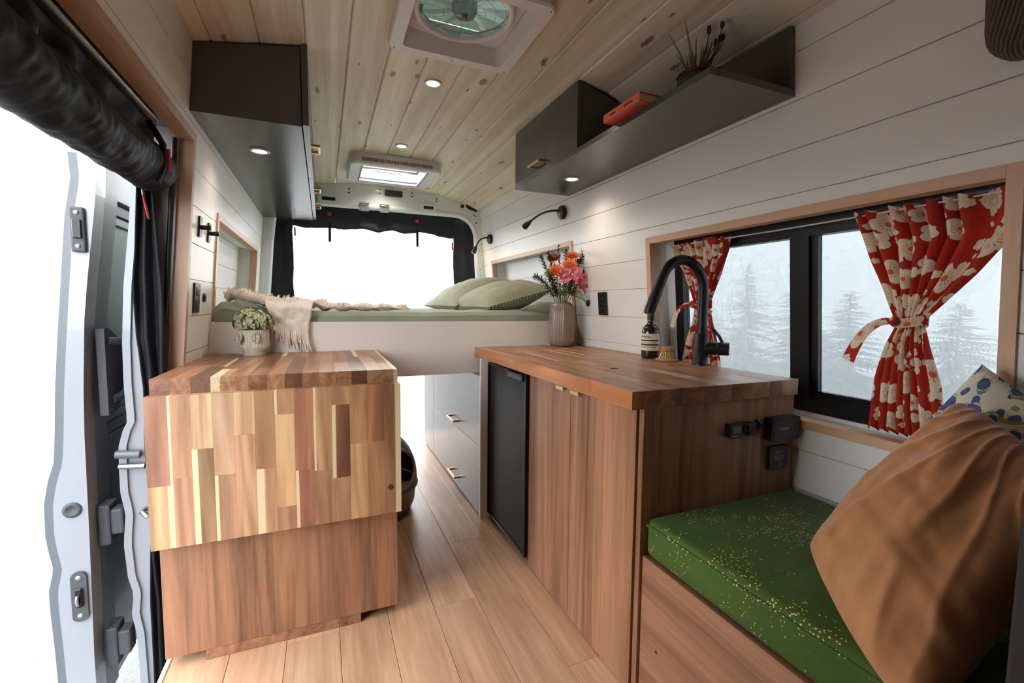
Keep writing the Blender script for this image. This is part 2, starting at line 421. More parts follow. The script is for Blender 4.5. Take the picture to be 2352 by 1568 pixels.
# ------------------------------------------------------------------ ceiling
FH = (.24, .58, 1.185, 1.525); SH = (.22, .575, 2.70, 3.02)
b = MB()
for a0, a1, c0, c1 in cells(-.5, 1.3, -.7, YB+.02, [FH, SH]): b.box(a0, a1, c0, c1, 1.825, 1.84)
ceil = tag(obj('ceiling', b, WHITE), 'crowned pine plank ceiling', 'ceiling', kind='structure')
PX = [-.413+.1265*i for i in range(14)]
tones = [(1, .96, .9), (1, .97, .92), (.97, .95, .92), (1.0, .99, .97), (.95, .93, .9), (1, .98, .92), (.98, .96, .93), (1.0, .98, .93), (.94, .92, .9), (1, .98, .95), (.97, .95, .92), (1, .97, .92), (.98, .96, .93)]
for i, (xa, xb) in enumerate(zip(PX, PX[1:])):
    za, zb = ceil_z(xa), ceil_z(xb); c = .004; g = .0006
    sl = (zb-za)/(xb-xa); Z = lambda x: za+sl*(x-xa)
    poly = [(xa+g, Z(xa+g)+c), (xa+g+c, Z(xa+g+c)), (xb-g-c, Z(xb-g-c)), (xb-g, Z(xb-g)+c), (xb-g, Z(xb-g)+.013), (xa+g, Z(xa+g)+.013)]
    xm0, xm1 = xa, xb; segs = [(-.7, YB+.01)]
    for H in (FH, SH):
        if xm1 > H[0]+.0 and xm0 < H[1]-.0:
            ns = []
            for s0, s1 in segs:
                if s0 < H[2] < s1: ns += [(s0, H[2]), (H[3], s1)]
                else: ns.append((s0, s1))
            segs = ns
    for s0, s1 in segs:
        obj('plank', MB().prism(poly, s0, s1, 'xz'), PINE, ceil, color=tones[i % len(tones)])
# ------------------------------------------------------------------ floor
b = MB().box(-.40, 1.25, -.7, YB+.03, -.06, -.009)
floor = tag(obj('floor', b, CREAM), 'oak plank floor', 'floor', kind='structure')
fx = [-.40+.142*i for i in range(8)]+[.736]
ft = [(1, .97, .93), (.95, .91, .87), (1.03, 1.0, .97), (.9, .86, .82), (1, .95, .9), (.94, .92, .9)]
k = 0
for i, (xa, xb) in enumerate(zip(fx, fx[1:])):
    y = -.7-.37*(i*2 % 3)
    while y < YB+.03:
        y1 = y+1.22; a, c = max(y, -.7), min(y1, YB+.03)
        if c-a > .02:
            g = .0004; ch = .0012
            poly = [(xa+g, -.009), (xb-g, -.009), (xb-g, -ch), (xb-g-ch, 0), (xa+g+ch, 0), (xa+g, -ch)]
            obj('plank', MB().prism(poly, a+g, c-g, 'xz'), FLOORW, floor, color=ft[(k*5+i) % 6]); k += 1
        y = y1
obj('edge_strip', MB().box(-.413, -.4005, .75, 1.64, -.06, .002, .002), CREAM, floor)
# ------------------------------------------------------------------ rear frame of the van
def ray_out(poly, c, a):
    d = (math.cos(a), math.sin(a)); best = None
    for (x0, y0), (x1, y1) in zip(poly, poly[1:]+poly[:1]):
        ex, ey = x1-x0, y1-y0; den = d[0]*ey-d[1]*ex
        if abs(den) < 1e-12: continue
        t = ((x0-c[0])*ey-(y0-c[1])*ex)/den; u = ((x0-c[0])*d[1]-(y0-c[1])*d[0])/den
        if t > 0 and -1e-6 <= u <= 1+1e-6 and (best is None or t < best): best = t
    return (c[0]+d[0]*best, c[1]+d[1]*best)
outer = [(xR(0)+.03, -.06), (xR(1.70)+.02, 1.688)]+[(1.10-.14*i, ceil_z(1.10-.14*i)+.004) for i in range(11)]+[(xL(1.73)-.02, 1.735), (xL(0)-.03, -.06)]
inner = [(1.165, -.01), (1.135, .9), (1.108, 1.30)]+[(.93+.172*math.cos(a), 1.48+.168*math.sin(a)) for a in [math.radians(q) for q in range(0, 91, 15)]]+\
        [(-.13-.168*math.cos(a), 1.48+.168*math.sin(a)) for a in [math.radians(q) for q in range(90, -1, -15)]]+[(-.312, 1.35), (-.345, .95), (-.385, -.01)]
cc = (.39, .85); angs = [2*math.pi*i/120 for i in range(120)]
O = [ray_out(outer, cc, a) for a in angs]; I = [ray_out(inner, cc, a) for a in angs]
wr = tag(obj('wall_rear', MB().ring(O, I, YB, YB+.05, 'xz'), VAN), 'pale painted steel frame of the rear doorway', 'wall', kind='structure')
lip = [(p[0]+(cc[0]-p[0])*.0, YB-.004, p[1]) for p in I if p[1] > .0]
i0 = min(range(len(I)), key=lambda q: abs(angs[q]-math.radians(305)))
seq = [I[(i0+q) % 120] for q in range(120) if I[(i0+q) % 120][1] > .02]
obj('doorway_lip', MB().tube([(p[0], YB+.012, p[1]+.004) for p in seq], .022, 8), VAN, wr)
for xa, xb, za, zb, rr in ((.0, .10, 1.667, 1.69, .004), (.683, .77, 1.668, 1.69, .004)):
    obj('latch_boss', MB().prism(rrect(xa-.02, xb+.02, za-.012, zb+.014, .012), YB-.016, YB+.002), VAN, wr)
    obj('latch_slot', MB().prism(rrect(xa+.008, xb-.008, za, zb, rr), YB-.0175, YB-.015), BLACK, wr)
obj('dark_cover', MB().prism(rrect(.418, .542, 1.737, 1.778, .006), YB-.01, YB+.002), RUBBER, wr)
obj('dark_cover', MB().prism([(1.015, 1.728), (1.02, 1.712), (1.04, 1.697), (1.098, 1.683), (1.104, 1.69), (1.104, 1.712), (1.04, 1.737), (1.022, 1.738)], YB-.01, YB+.002), BLACK, wr)
obj('grommet', MB().lathe([(.013, 0), (.012, .006)], (.985, YB-.006, 1.715), 16, (0, 1, 0)), BLACK, wr)
for hx, hz in ((.18, 1.76), (.18, 1.735), (.385, 1.775), (.385, 1.75), (.61, 1.775), (.61, 1.75), (.79, 1.752), (.79, 1.735), (1.075, 1.66), (1.09, 1.652), (1.098, 1.60), (1.12, 1.40), (1.128, 1.25), (1.13, 1.2)):
    obj('bolt_hole', MB().box(hx-.005, hx+.005, YB-.002, YB+.002, hz-.0045, hz+.0045, .001), BLACK, wr)
# ------------------------------------------------------------------ window on the right
w1 = thing('window_1', (xR(.68)+.08, .9, .68), 'black framed sliding window with tinted glass', 'window', kind='structure')
F0, F1 = -.112, -.082
def wpart(name, y0, y1, z0, z1, o0=F0, o1=F1, mat=None): 
    b = MB(); wbox(b, 'R', o0, o1, y0, y1, z0, z1); return obj(name, b, mat or BLACKM, w1)
FR = plain('black_aluminium', S(20, 22, 26), 0.3, metal=0.2, var=0.05)
for q in ((.40, 1.385, 1.172, 1.225), (.40, 1.385, .672, .722), (1.345, 1.385, .722, 1.172), (.40, .437, .722, 1.172), (.862, .905, .722, 1.172)): wpart('window_frame', *q, mat=FR)
for q in ((.905, .925, .722, 1.172), (.842, .862, .722, 1.172), (.44, .842, .722, .735), (.925, 1.345, .722, .729)): wpart('sash_rail', *q, o0=-.108, o1=-.092, mat=FR)
GLASS = glassy('tinted_glass', (.455, .478, .486, 1))
wpart('pane', .925, 1.345, .729, 1.172, -.102, -.099, GLASS); wpart('pane', .437, .842, .735, 1.172, -.106, -.103, GLASS)
# white reveal between trim and frame
for q in ((.408, .42, .66, 1.225), (1.43, 1.442, .66, 1.225), (.42, 1.43, 1.225, 1.237), (.42, 1.43, .648, .66)):
    b = MB(); wbox(b, 'R', -.115, -.033, *q); obj('window_reveal', b, REVEAL, wallR)
b = MB(); wbox(b, 'R', -.114, -.083, 1.386, 1.4295, .66, 1.225); obj('window_reveal', b, REVEAL, wallR)
b = MB(); wbox(b, 'R', -.114, -.083, .42, 1.385, .66, .671); obj('window_reveal', b, REVEAL, wallR)

tag(obj('front_light_block', MB().box(-.45, 1.28, -.72, -.69, -.06, 1.84), plain('grey_light_block', S(150, 148, 146), .9)), 'unseen pale grey panel added to block light from the cab', 'wall', kind='structure')  # unseen panel added behind the camera: shuts out cab light, bounces some back
# ------------------------------------------------------------------ butcher block pieces
rs = random.Random(3)
def soft(c):
    m_ = (c[0]+c[1]+c[2])/3; return tuple(.72*v+.28*w_ for v, w_ in zip(c, (m_*1.10, m_*.96, m_*.87)))
def sapa(side, w): return .5-w/2 if side == 'L' else .5+w/2
# --- left cabinet, its counter and the folded-down leaf
lc = thing('kitchen_cabinet', (-.1, 1.66, 0), 'low walnut cabinet under the small counter by the sliding door', 'cabinet')
obj('front_panel', MB().box(-.404, .199, 1.3855, 1.4035, .03, .728, .001), WALZ, lc)
obj('side_panel', MB().box(.181, .199, 1.404, 1.94, .03, .728), WALZ, lc)
obj('side_panel', MB().box(-.404, -.386, 1.404, 1.94, .03, .728), WALZ, lc)
obj('back_panel', MB().box(-.385, .18, 1.922, 1.94, .03, .728), WALZ, lc)
obj('toe_kick', MB().box(-.314, .087, 1.387, 1.86, .0005, .0295), WALY, lc)
lt = thing('countertop', (-.1, 1.69, .729), 'small acacia butcher block counter beneath the potted plant', 'countertop')
cols = 14; w = (.203+.407)/cols
LCOL = [(168, 122, 92), (158, 112, 82), (176, 130, 96), (120, 84, 62), (182, 136, 100), (160, 116, 86), (150, 104, 76), (190, 148, 110), (166, 116, 84), (136, 94, 68), (174, 128, 94)]
for i in range(cols):
    x0 = -.407+i*w; cuts = [1.383]
    y = 1.383+.12+.35*hash01(i, 3)
    while y < 1.93: cuts.append(y); y += .22+.3*hash01(i, y)
    cuts.append(2.0)
    for j, (a, b2) in enumerate(zip(cuts, cuts[1:])):
        q = hash01(i*1.7, j*3.1, 5); c = LCOL[int(q*1e4) % len(LCOL)]; al = .5
        if hash01(i, j, 9) > .80: al = sapa('L' if q > .5 else 'R', .2+.35*q)
        if i == cols-1: al = sapa('R', .22)
        obj('stave', MB().box(x0+.00004, x0+w-.00004, a+.00004, b2-.00004, .7295, .777, .0003), STY, lt, color=(*S(*c)[:3], al))
lf = thing('drop_leaf', (-.1, 1.366, .345), 'folded-down acacia table leaf hanging on the low walnut cabinet', 'table leaf')
LEAF = [((178, 118, 90), .58, (206, 164, 114), 0, ('R', .12)), ((203, 148, 104), .54, (198, 142, 104), ('L', .16), ('L', .1)), ((224, 182, 132), .36, (172, 130, 86), 0, ('L', .25)),
        ((228, 184, 144), .55, (192, 142, 102), 0, ('L', .14)), ((212, 166, 116), .29, (202, 150, 108), 0, 0), ((198, 146, 96), .54, (214, 162, 114), 0, ('L', .42)),
        ((202, 150, 102), .17, (226, 176, 120), ('L', .16), 0, .83, (192, 136, 98), 0), ((184, 116, 82), .58, (178, 112, 84), 0, ('L', .2)), ((208, 156, 106), .6, (198, 146, 102), ('L', .15), 0),
        ((204, 152, 108), .13, (150, 94, 62), 0, ('L', .22), .67, (188, 136, 96), 0), ((208, 152, 96), .43, (222, 170, 110), 0, 0), ((186, 120, 82), .43, (198, 142, 94), 0, 0), ((168, 118, 78), 0, 0, ('R', .36), 0)]
n = len(LEAF); w = (.207+.413)/n; zt, zb = .737, .345
for i, c in enumerate(LEAF):
    x0 = -.413+i*w; segs = []
    if c[1] == 0: segs = [(0, 1, c[0], c[3])]
    elif len(c) == 5: segs = [(0, c[1], c[0], c[3]), (c[1], 1, c[2], c[4])]
    else: segs = [(0, c[1], c[0], c[3]), (c[1], c[5], c[2], c[4]), (c[5], 1, c[6], c[7])]
    for t0, t1, col, sp in segs:
        obj('stave', MB().box(x0+.00004, x0+w-.00004, 1.354, 1.3825, zt-(zt-zb)*t1+.00004, zt-(zt-zb)*t0-.00004, .0003), STZ, lf, color=(*S(*soft(col))[:3], sapa(*sp) if sp else .5))
KN = plain('wood_knot', S(92, 50, 30), .5, var=.5, vscale=120)
obj('knot', MB().lathe([(.0, -.0006), (.008, -.0005), (.011, .001)], (.176, 1.354, .425), 14, (0, 1, 0)), KN, lf)
# --- right kitchen run
rc = thing('sink_cabinet', (.94, 1.16, 0), 'walnut sink cabinet with two tall doors and brass tab pulls', 'cabinet')
obj('carcass', MB().box(.706, 1.18, .866, 1.472, .0005, .733), WALZ, rc)
d1 = obj('door', MB().box(.686, .7045, .866, 1.1745, .006, .731, .0008), WALZ, rc)
d2 = obj('door', MB().box(.686, .7045, 1.1765, 1.472, .006, .731, .0008), WALZ, rc)
obj('tab_pull', MB().box(.672, .686, 1.112, 1.157, .7215, .7245).box(.671, .6735, 1.112, 1.157, .712, .7245, .0008), PALEBRASS, d1)
obj('tab_pull', MB().box(.672, .686, 1.203, 1.248, .7215, .7245).box(.671, .6735, 1.203, 1.248, .712, .7245, .0008), PALEBRASS, d2)
obj('end_panel', MB().box(.692, 1.2085, .846, .8635, .0005, .733, .0008), WALZ, rc)
rt = thing('countertop', (.92, 1.42, .734), 'long acacia butcher block counter around the inset sink cover', 'countertop')
sk = thing('sink_cover', (.935, 1.178, .75), 'flush acacia sink cover with two round finger holes', 'sink cover')
RCOL = [(176, 128, 94), (166, 118, 86), (184, 138, 102), (150, 106, 78), (190, 146, 110), (172, 122, 88), (160, 112, 82), (196, 152, 114)]
def staves(parent, x0, x1, y0, y1, z0, z1, nc, seed, ln=.34, first=None):
    w = (x1-x0)/nc
    for i in range(nc):
        cuts = [y0]; y = y0+ln*(.25+.9*hash01(i, seed))
        while y < y1-.06: cuts.append(y); y += ln*(.7+.7*hash01(i, y, seed))
        cuts.append(y1)
        for j, (a, b2) in enumerate(zip(cuts, cuts[1:])):
            q = hash01(i*2.3, j*1.9, seed); c = first if (first and i == 0) else RCOL[int(q*1e4) % len(RCOL)]; al = .5
            if seed not in (2, 3) and hash01(i, j, seed+9) > .86 and not (first and i == 0): al = sapa('L' if q > .5 else 'R', .15+.3*q)
            yield obj('stave', MB().box(x0+i*w+.00004, x0+(i+1)*w-.00004, a+.00004, b2-.00004, z0, z1, .0003), STY, parent, color=(*S(*c)[:3], al))
Z0, Z1 = .7345, .777
list(staves(rt, .647, .729, .834, 2.002, Z0, Z1, 2, 1, .42, first=(196, 132, 88)))
list(staves(rt, 1.141, 1.2043, .834, 2.002, Z0, Z1, 1, 2, .5))
list(staves(rt, .7292, 1.1408, .834, .953, Z0, Z1, 9, 3, .5))
list(staves(rt, .7292, 1.1408, 1.402, 2.002, Z0, Z1, 9, 4, .3))
obj('sink_well', MB().box(.735, 1.135, .96, 1.395, .7345, .749), BLACK, rt)
hole = lambda cx, cy, r, n=24: [(cx+r*math.cos(2*math.pi*i/n), cy+r*math.sin(2*math.pi*i/n)) for i in range(n)]
sw = (1.1395-.7305)/9
for i in range(9):
    xa, xb = .7305+i*sw+.00004, .7305+(i+1)*sw-.00004
    cut = .9545+.12+.2*hash01(i, 77)
    if i in (2, 7): cut = 1.27 if i == 2 else 1.09
    for j, (a, b2) in enumerate(((.9545, cut-.00004), (cut+.00004, 1.4005))):
        q = hash01(i, j, 61); mb = MB()
        cx = (xa+xb)/2; inn = (i == 2 and j == 0) or (i == 7 and j == 1)
        if inn:
            cen = (cx, 1.178); rect = [(xa, a), (xb, a), (xb, b2), (xa, b2)]
            ca = [math.atan2(q_[1]-cen[1], q_[0]-cen[0]) % (2*math.pi) for q_ in rect]
            an = sorted([2*math.pi*t/24 for t in range(24)]+ca)
            out = [rect[ca.index(t)] if t in ca else ray_out(rect, cen, t) for t in an]
            h = [(cx+.0145*math.cos(t), 1.178+.0145*math.sin(t)) for t in an]
            mb.ring(out, h, .753, .7768, 'xy')
        else: mb.box(xa, xb, a, b2, .753, .7768, .0002)
        obj('stave', mb, STY, sk, color=(*S(*RCOL[int(q*1e4) % len(RCOL)])[:3], .5 if q < .88 else sapa('R', .2)))
# --- fridge
FRP = plain('black_fridge_panel', S(27, 27, 28), .5, var=.12, vscale=30, Specular_IOR_Level=.25)
fr = thing('fridge', (.94, 1.69, 0), 'black under-counter fridge between the sink cabinet and drawers', 'fridge')
obj('body', MB().box(.69, 1.17, 1.478, 1.886, .02, .725), BLACK, fr)
dr = obj('door', MB().box(.678, .689, 1.480, 1.888, .03, .718, .001), FRP, fr)
fb = MB(); fb.box(.673, .679, 1.478, 1.489, .028, .722, .001).box(.673, .679, 1.879, 1.890, .028, .722, .001)
obj('door_frame', MB().box(.6725, .6785, 1.4785, 1.4875, .03, .72, .001), BLACKM, dr); obj('door_frame', MB().box(.6725, .6785, 1.8805, 1.8895, .03, .72, .001), BLACKM, dr)
obj('door_frame', MB().box(.6725, .6785, 1.488, 1.88, .03, .039, .001), BLACKM, dr); obj('door_frame', MB().box(.6725, .6785, 1.488, 1.88, .711, .72, .001), BLACKM, dr)
obj('latch', MB().box(.660, .672, 1.49, 1.63, .695, .7205, .003), BLACKM, dr)
obj('leg', MB().box(.70, 1.15, 1.49, 1.51, .0005, .0195), BLACK, fr); obj('leg', MB().box(.70, 1.15, 1.85, 1.87, .0005, .0195), BLACK, fr)
# --- drawer unit under the bed
dw = thing('drawer_unit', (.92, 2.52, 0), 'grey drawer unit with white end panel below the bed', 'drawers')
obj('end_panel', MB().box(.641, 1.17, 1.8935, 1.908, .0005, .734, .0006), WHITE, dw)
obj('carcass', MB().box(.665, 1.17, 1.909, 3.13, .0005, .652), GREYLAM, dw)
u = obj('drawer', MB().box(.645, .664, 1.909, 2.852, .327, .652, .0008), GREYLAM, dw)
l = obj('drawer', MB().box(.645, .664, 1.909, 2.852, .008, .324, .0008), GREYLAM, dw)
obj('filler_panel', MB().box(.645, .664, 2.855, 3.13, .008, .652, .0008), GREYLAM, dw)
def pull(name, parent, x, y0, y1, z, d, axis='x-', mat=BRASS):
    """bar pull on two posts, standing d off a face at x"""
    sg = -1 if axis == 'x-' else 1
    b = MB().box(*sorted((x+sg*(d-.008), x+sg*d)), y0, y1, z-.005, z+.005, .001)
    for a in (y0, y1-.01): b.box(*sorted((x, x+sg*(d-.0085))), a, a+.01, z-.005, z+.005)
    return obj(name, b, mat, parent)
pull('handle', u, .645, 2.26, 2.40, .365, .032); pull('handle', l, .645, 2.24, 2.38, .07, .032)
# --- bed platform and mattress
pf = thing('bed_platform', (.4, 2.6, .656), 'cream front board of the raised bed', 'bed')
obj('front_board', MB().hexa([(xL(.656)+.001, 2.005, .656), (xR(.656)-.001, 2.005, .656), (xR(.656)-.001, 2.023, .656), (xL(.656)+.001, 2.023, .656),
                               (xL(.897)+.001, 2.005, .897), (xR(.897)-.001, 2.005, .897), (xR(.897)-.001, 2.023, .897), (xL(.897)+.001, 2.023, .897)]), BED_WHITE, pf)
obj('base_board', MB().box(-.38, 1.16, 2.0235, 3.35, .835, .853), BED_WHITE, pf)
obj('support_rail', MB().box(-.38, -.35, 2.0235, 3.35, .79, .834), BED_WHITE, pf); obj('support_rail', MB().box(1.13, 1.16, 2.0235, 3.35, .79, .834), BED_WHITE, pf)
# --- upper cabinets
DK = CABBLACK
UL = thing('wall_cabinet', (-.2, 2.48, 1.5244), 'long black overhead cabinet with three doors above the bed corner', 'cabinet')
yb0, yb1 = 1.612, 3.345
def arcbox(mb, x0, x1, y0, y1, z0, zoff=-.002):
    return mb.hexa([(x0, y0, z0), (x1, y0, z0), (x1, y1, z0), (x0, y1, z0), (x0, y0, ceil_z(x0)+zoff), (x1, y0, ceil_z(x1)+zoff), (x1, y1, ceil_z(x1)+zoff), (x0, y1, ceil_z(x0)+zoff)])
b = MB(); x0 = xL(1.5244)+.001
b.hexa([(x0, yb0, 1.5244), (-.0505, yb0, 1.5244), (-.0505, yb1, 1.5244), (x0, yb1, 1.5244), (xL(1.72)+.001, yb0, ceil_z(-.31)-.008), (-.0505, yb0, ceil_z(-.05)-.008), (-.0505, yb1, ceil_z(-.05)-.008), (xL(1.72)+.001, yb1, ceil_z(-.31)-.008)])
obj('carcass', b, DK, UL)
for a, c in ((1.607, 2.262), (2.265, 2.86), (2.863, 3.345)):
    d = obj('door', MB().box(-.0475, -.029, a, c, 1.528, 1.772, .0008), DK, UL)
    hy = {1.607: 1.90, 2.265: 2.58, 2.863: 3.02}[a]
    pull('handle', d, -.029, hy, hy+.09, 1.562, .032, 'x+')
UR = thing('wall_cabinet', (1.0, 1.43, 1.516), 'black overhead cabinet with an open shelf above the window', 'cabinet')
obj('shelf', MB().hexa([(.848, .842, 1.516), (xR(1.516)-.001, .842, 1.516), (xR(1.516)-.001, 2.012, 1.516), (.848, 2.012, 1.516), (.848, .842, 1.533), (xR(1.533)-.001, .842, 1.533), (xR(1.533)-.001, 2.012, 1.533), (.848, 2.012, 1.533)]), DK, UR)
def zslab(y0, y1, xa):
    return MB().hexa([(xa, y0, 1.5335), (xR(1.5335)-.001, y0, 1.5335), (xR(1.5335)-.001, y1, 1.5335), (xa, y1, 1.5335), (xa, y0, ceil_z(xa)-.003), (xR(1.70)-.001, y0, ceil_z(1.12)-.004), (xR(1.70)-.001, y1, ceil_z(1.12)-.004), (xa, y1, ceil_z(xa)-.003)])
obj('divider', zslab(1.448, 1.466, .866), DK, UR)
obj('side_panel', zslab(1.994, 2.012, .866), DK, UR)
d = obj('door', MB().box(.848, .865, 1.449, 2.012, 1.5345, ceil_z(.84)-.004, .0008), DK, UR)
pull('handle', d, .848, 1.70, 1.81, 1.562, .03, 'x-')
b = MB(); wbox(b, 'R', .001, .016, .842, 1.447, 1.5345, 1.684); obj('back_panel', b, DK, UR)
# --- bench
bn = thing('bench', (.95, .5, 0), 'walnut bench box under the green seat cushion', 'bench')
obj('front_panel', MB().box(.70, .718, .25, .8445, .0005, .372, .0008), WALY, bn)
obj('seat_board', MB().box(.7185, 1.20, .25, .8445, .354, .372), WALY, bn)
obj('side_panel', MB().box(.7185, 1.20, .25, .268, .0005, .3535), WALY, bn); obj('side_panel', MB().box(.7185, 1.20, .826, .8445, .0005, .3535), WALY, bn)
obj('screw_hole', MB().lathe([(.004, 0), (.0035, .0012)], (.6995, .786, .168), 12, (1, 0, 0)), BLACK, bn)
# ------------------------------------------------------------------ printed cloth materials
def flower_nodes(n, uv, scale, seed, rmin, rmax, petals=5):
    v = n.mapping(uv, (scale, scale, 1), (seed, seed*1.7, 0))
    vo = n.n('TexVoronoi', {'Vector': v, 'Scale': 1.0, 'Randomness': .75}, voronoi_dimensions='2D')
    loc = n.vmath('SUBTRACT', v, vo.outputs['Position'])
    sp = n.n('SeparateXYZ', {0: loc}); rc = n.n('SeparateColor', {0: vo.outputs['Color']})
    ang = n.math('ADD', n.math('ARCTAN2', sp.outputs[1], sp.outputs[0]), n.math('MULTIPLY', rc.outputs[1], 6.28))
    r = n.math('SQRT', n.math('ADD', n.math('POWER', sp.outputs[0], 2), n.math('POWER', sp.outputs[1], 2)))
    R = n.math('ADD', rmin, n.math('MULTIPLY', rc.outputs[0], rmax-rmin))
    lobe = n.math('ABSOLUTE', n.math('SINE', n.math('MULTIPLY', ang, petals/2)))
    edge = n.math('MULTIPLY', R, n.math('ADD', .66, n.math('MULTIPLY', n.math('POWER', lobe, .6), .34)))
    mask = n.math('LESS_THAN', r, edge)
    return mask, r, ang, R, rc
def red_cloth():
    n = NT('red_flower_print'); uv = n.n('UVMap').outputs[0]
    m1, r1, a1, R1, c1 = flower_nodes(n, uv, 15, 0, .30, .52)
    m2, r2, a2, R2, c2 = flower_nodes(n, uv, 34, 5.3, .18, .42)
    keep = n.math('GREATER_THAN', c2.outputs[2], .45); m2 = n.math('MULTIPLY', m2, keep)
    cream = S(222, 206, 180); red = n.mix(n.noise(uv, 40, 3), S(160, 32, 17), S(182, 44, 24))
    c = n.mix(m2, red, cream); c = n.mix(m1, c, cream)
    fr = n.math('DIVIDE', r1, R1)
    stam = n.math('MULTIPLY', n.math('GREATER_THAN', n.math('SINE', n.math('MULTIPLY', a1, 13)), .55), n.math('MULTIPLY', n.math('GREATER_THAN', fr, .18), n.math('LESS_THAN', fr, .5)))
    eye = n.math('MULTIPLY', n.math('LESS_THAN', fr, .2), n.math('GREATER_THAN', c1.outputs[2], .4))
    d = n.math('MULTIPLY', m1, n.math('MAXIMUM', n.math('MULTIPLY', stam, .8), eye))
    c = n.mix(d, c, S(206, 100, 52))
    b = n.n('BsdfPrincipled', {'Base Color': c, 'Roughness': .85}); t = n.n('BsdfTranslucent', {0: c}); mx = n.n('MixShader', {0: .2})
    n.t.links.new(b.outputs[0], mx.inputs[1]); n.t.links.new(t.outputs[0], mx.inputs[2]); n.t.links.new(mx.outputs[0], n.out.inputs[0]); return n.m
REDCLOTH = red_cloth()
def blue_floral():
    n = NT('blue_flower_print'); uv0 = n.n('UVMap').outputs[0]
    uv = n.vmath('ADD', uv0, n.vmath('MULTIPLY', n.vmath('SUBTRACT', n.noise(uv0, 9, 2, out=1), (.5, .5, .5)), (.03, .03, 0)))
    m1, r1, a1, R1, c1 = flower_nodes(n, uv, 11, 1.2, .24, .42, 5)
    m2, r2, a2, R2, c2 = flower_nodes(n, uv, 24, 3.1, .22, .42, 2)
    cream = S(214, 208, 190)
    mott = n.noise(uv, 30, 3)
    blue = n.mix(mott, S(38, 52, 100), S(92, 116, 160)); olive = n.mix(mott, S(120, 122, 62), S(160, 158, 100)); teal = n.mix(mott, S(70, 110, 120), S(130, 160, 160))
    small = n.mix(n.math('GREATER_THAN', c2.outputs[1], .62), blue, n.mix(n.math('GREATER_THAN', c2.outputs[1], .82), olive, teal))
    c = n.mix(n.math('MULTIPLY', m2, n.math('GREATER_THAN', c2.outputs[2], .25)), cream, small)
    vine = n.math('LESS_THAN', n.math('ABSOLUTE', n.math('SUBTRACT', n.noise(uv, 5, 1), .5)), .018); c = n.mix(vine, c, olive)
    fr = n.math('DIVIDE', r1, R1)
    inn = n.mix(n.math('LESS_THAN', fr, .78), cream, blue); inn = n.mix(n.math('GREATER_THAN', fr, .9), inn, olive)
    c = n.mix(m1, c, inn)
    return n.bsdf(c, .85, bump=n.noise(uv0, 300, 1), bstr=.1)
BLUECLOTH = blue_floral()
def velvet(name, c1, c2, scale=18, rough=.75, sheen=.5, speck=None, spec=.3):
    n = NT(name); co = n.obj_co(); f = n.noise(co, scale, 5, .6, .6)
    c = n.mix(f, c1, c2)
    if speck:
        vo = n.n('TexVoronoi', {'Vector': co, 'Scale': 190, 'Randomness': 1}); near = n.math('LESS_THAN', vo.outputs['Distance'], .32)
        patch = n.math('GREATER_THAN', n.noise(co, 9, 4, .7), .52); patch2 = n.math('GREATER_THAN', n.n('SeparateColor', {0: vo.outputs['Color']}).outputs[0], .5)
        c = n.mix(n.math('MULTIPLY', n.math('MULTIPLY', near, patch), patch2), c, speck)
    return n.bsdf(c, rough, bump=n.noise(co, 220, 3), bstr=.15, bdist=.002, Sheen_Weight=sheen, Specular_IOR_Level=spec)
BROWNVEL = velvet('brown_velvet', S(150, 96, 54), S(190, 132, 84), 12, .7, .4)
GREENVEL = velvet('green_velvet', S(40, 64, 16), S(74, 100, 30), 7, .75, .06, speck=S(214, 190, 110))
SHEET = velvet('sage_cotton', S(118, 128, 110), S(142, 150, 132), 9, .9, .2)
LINEN = velvet('olive_linen', S(124, 126, 100), S(158, 158, 132), 14, .9, .25)
THROW = velvet('cream_knit', S(214, 198, 186), S(240, 230, 220), 60, .95, .3)
SCREEN = velvet('navy_nylon', S(26, 28, 38), S(46, 48, 58), 14, .6, .1)
NYLON = velvet('black_nylon', S(8, 9, 13), S(19, 20, 27), 10, .65, .0, spec=.25)
RED = plain('red_webbing', S(206, 44, 36), .6)
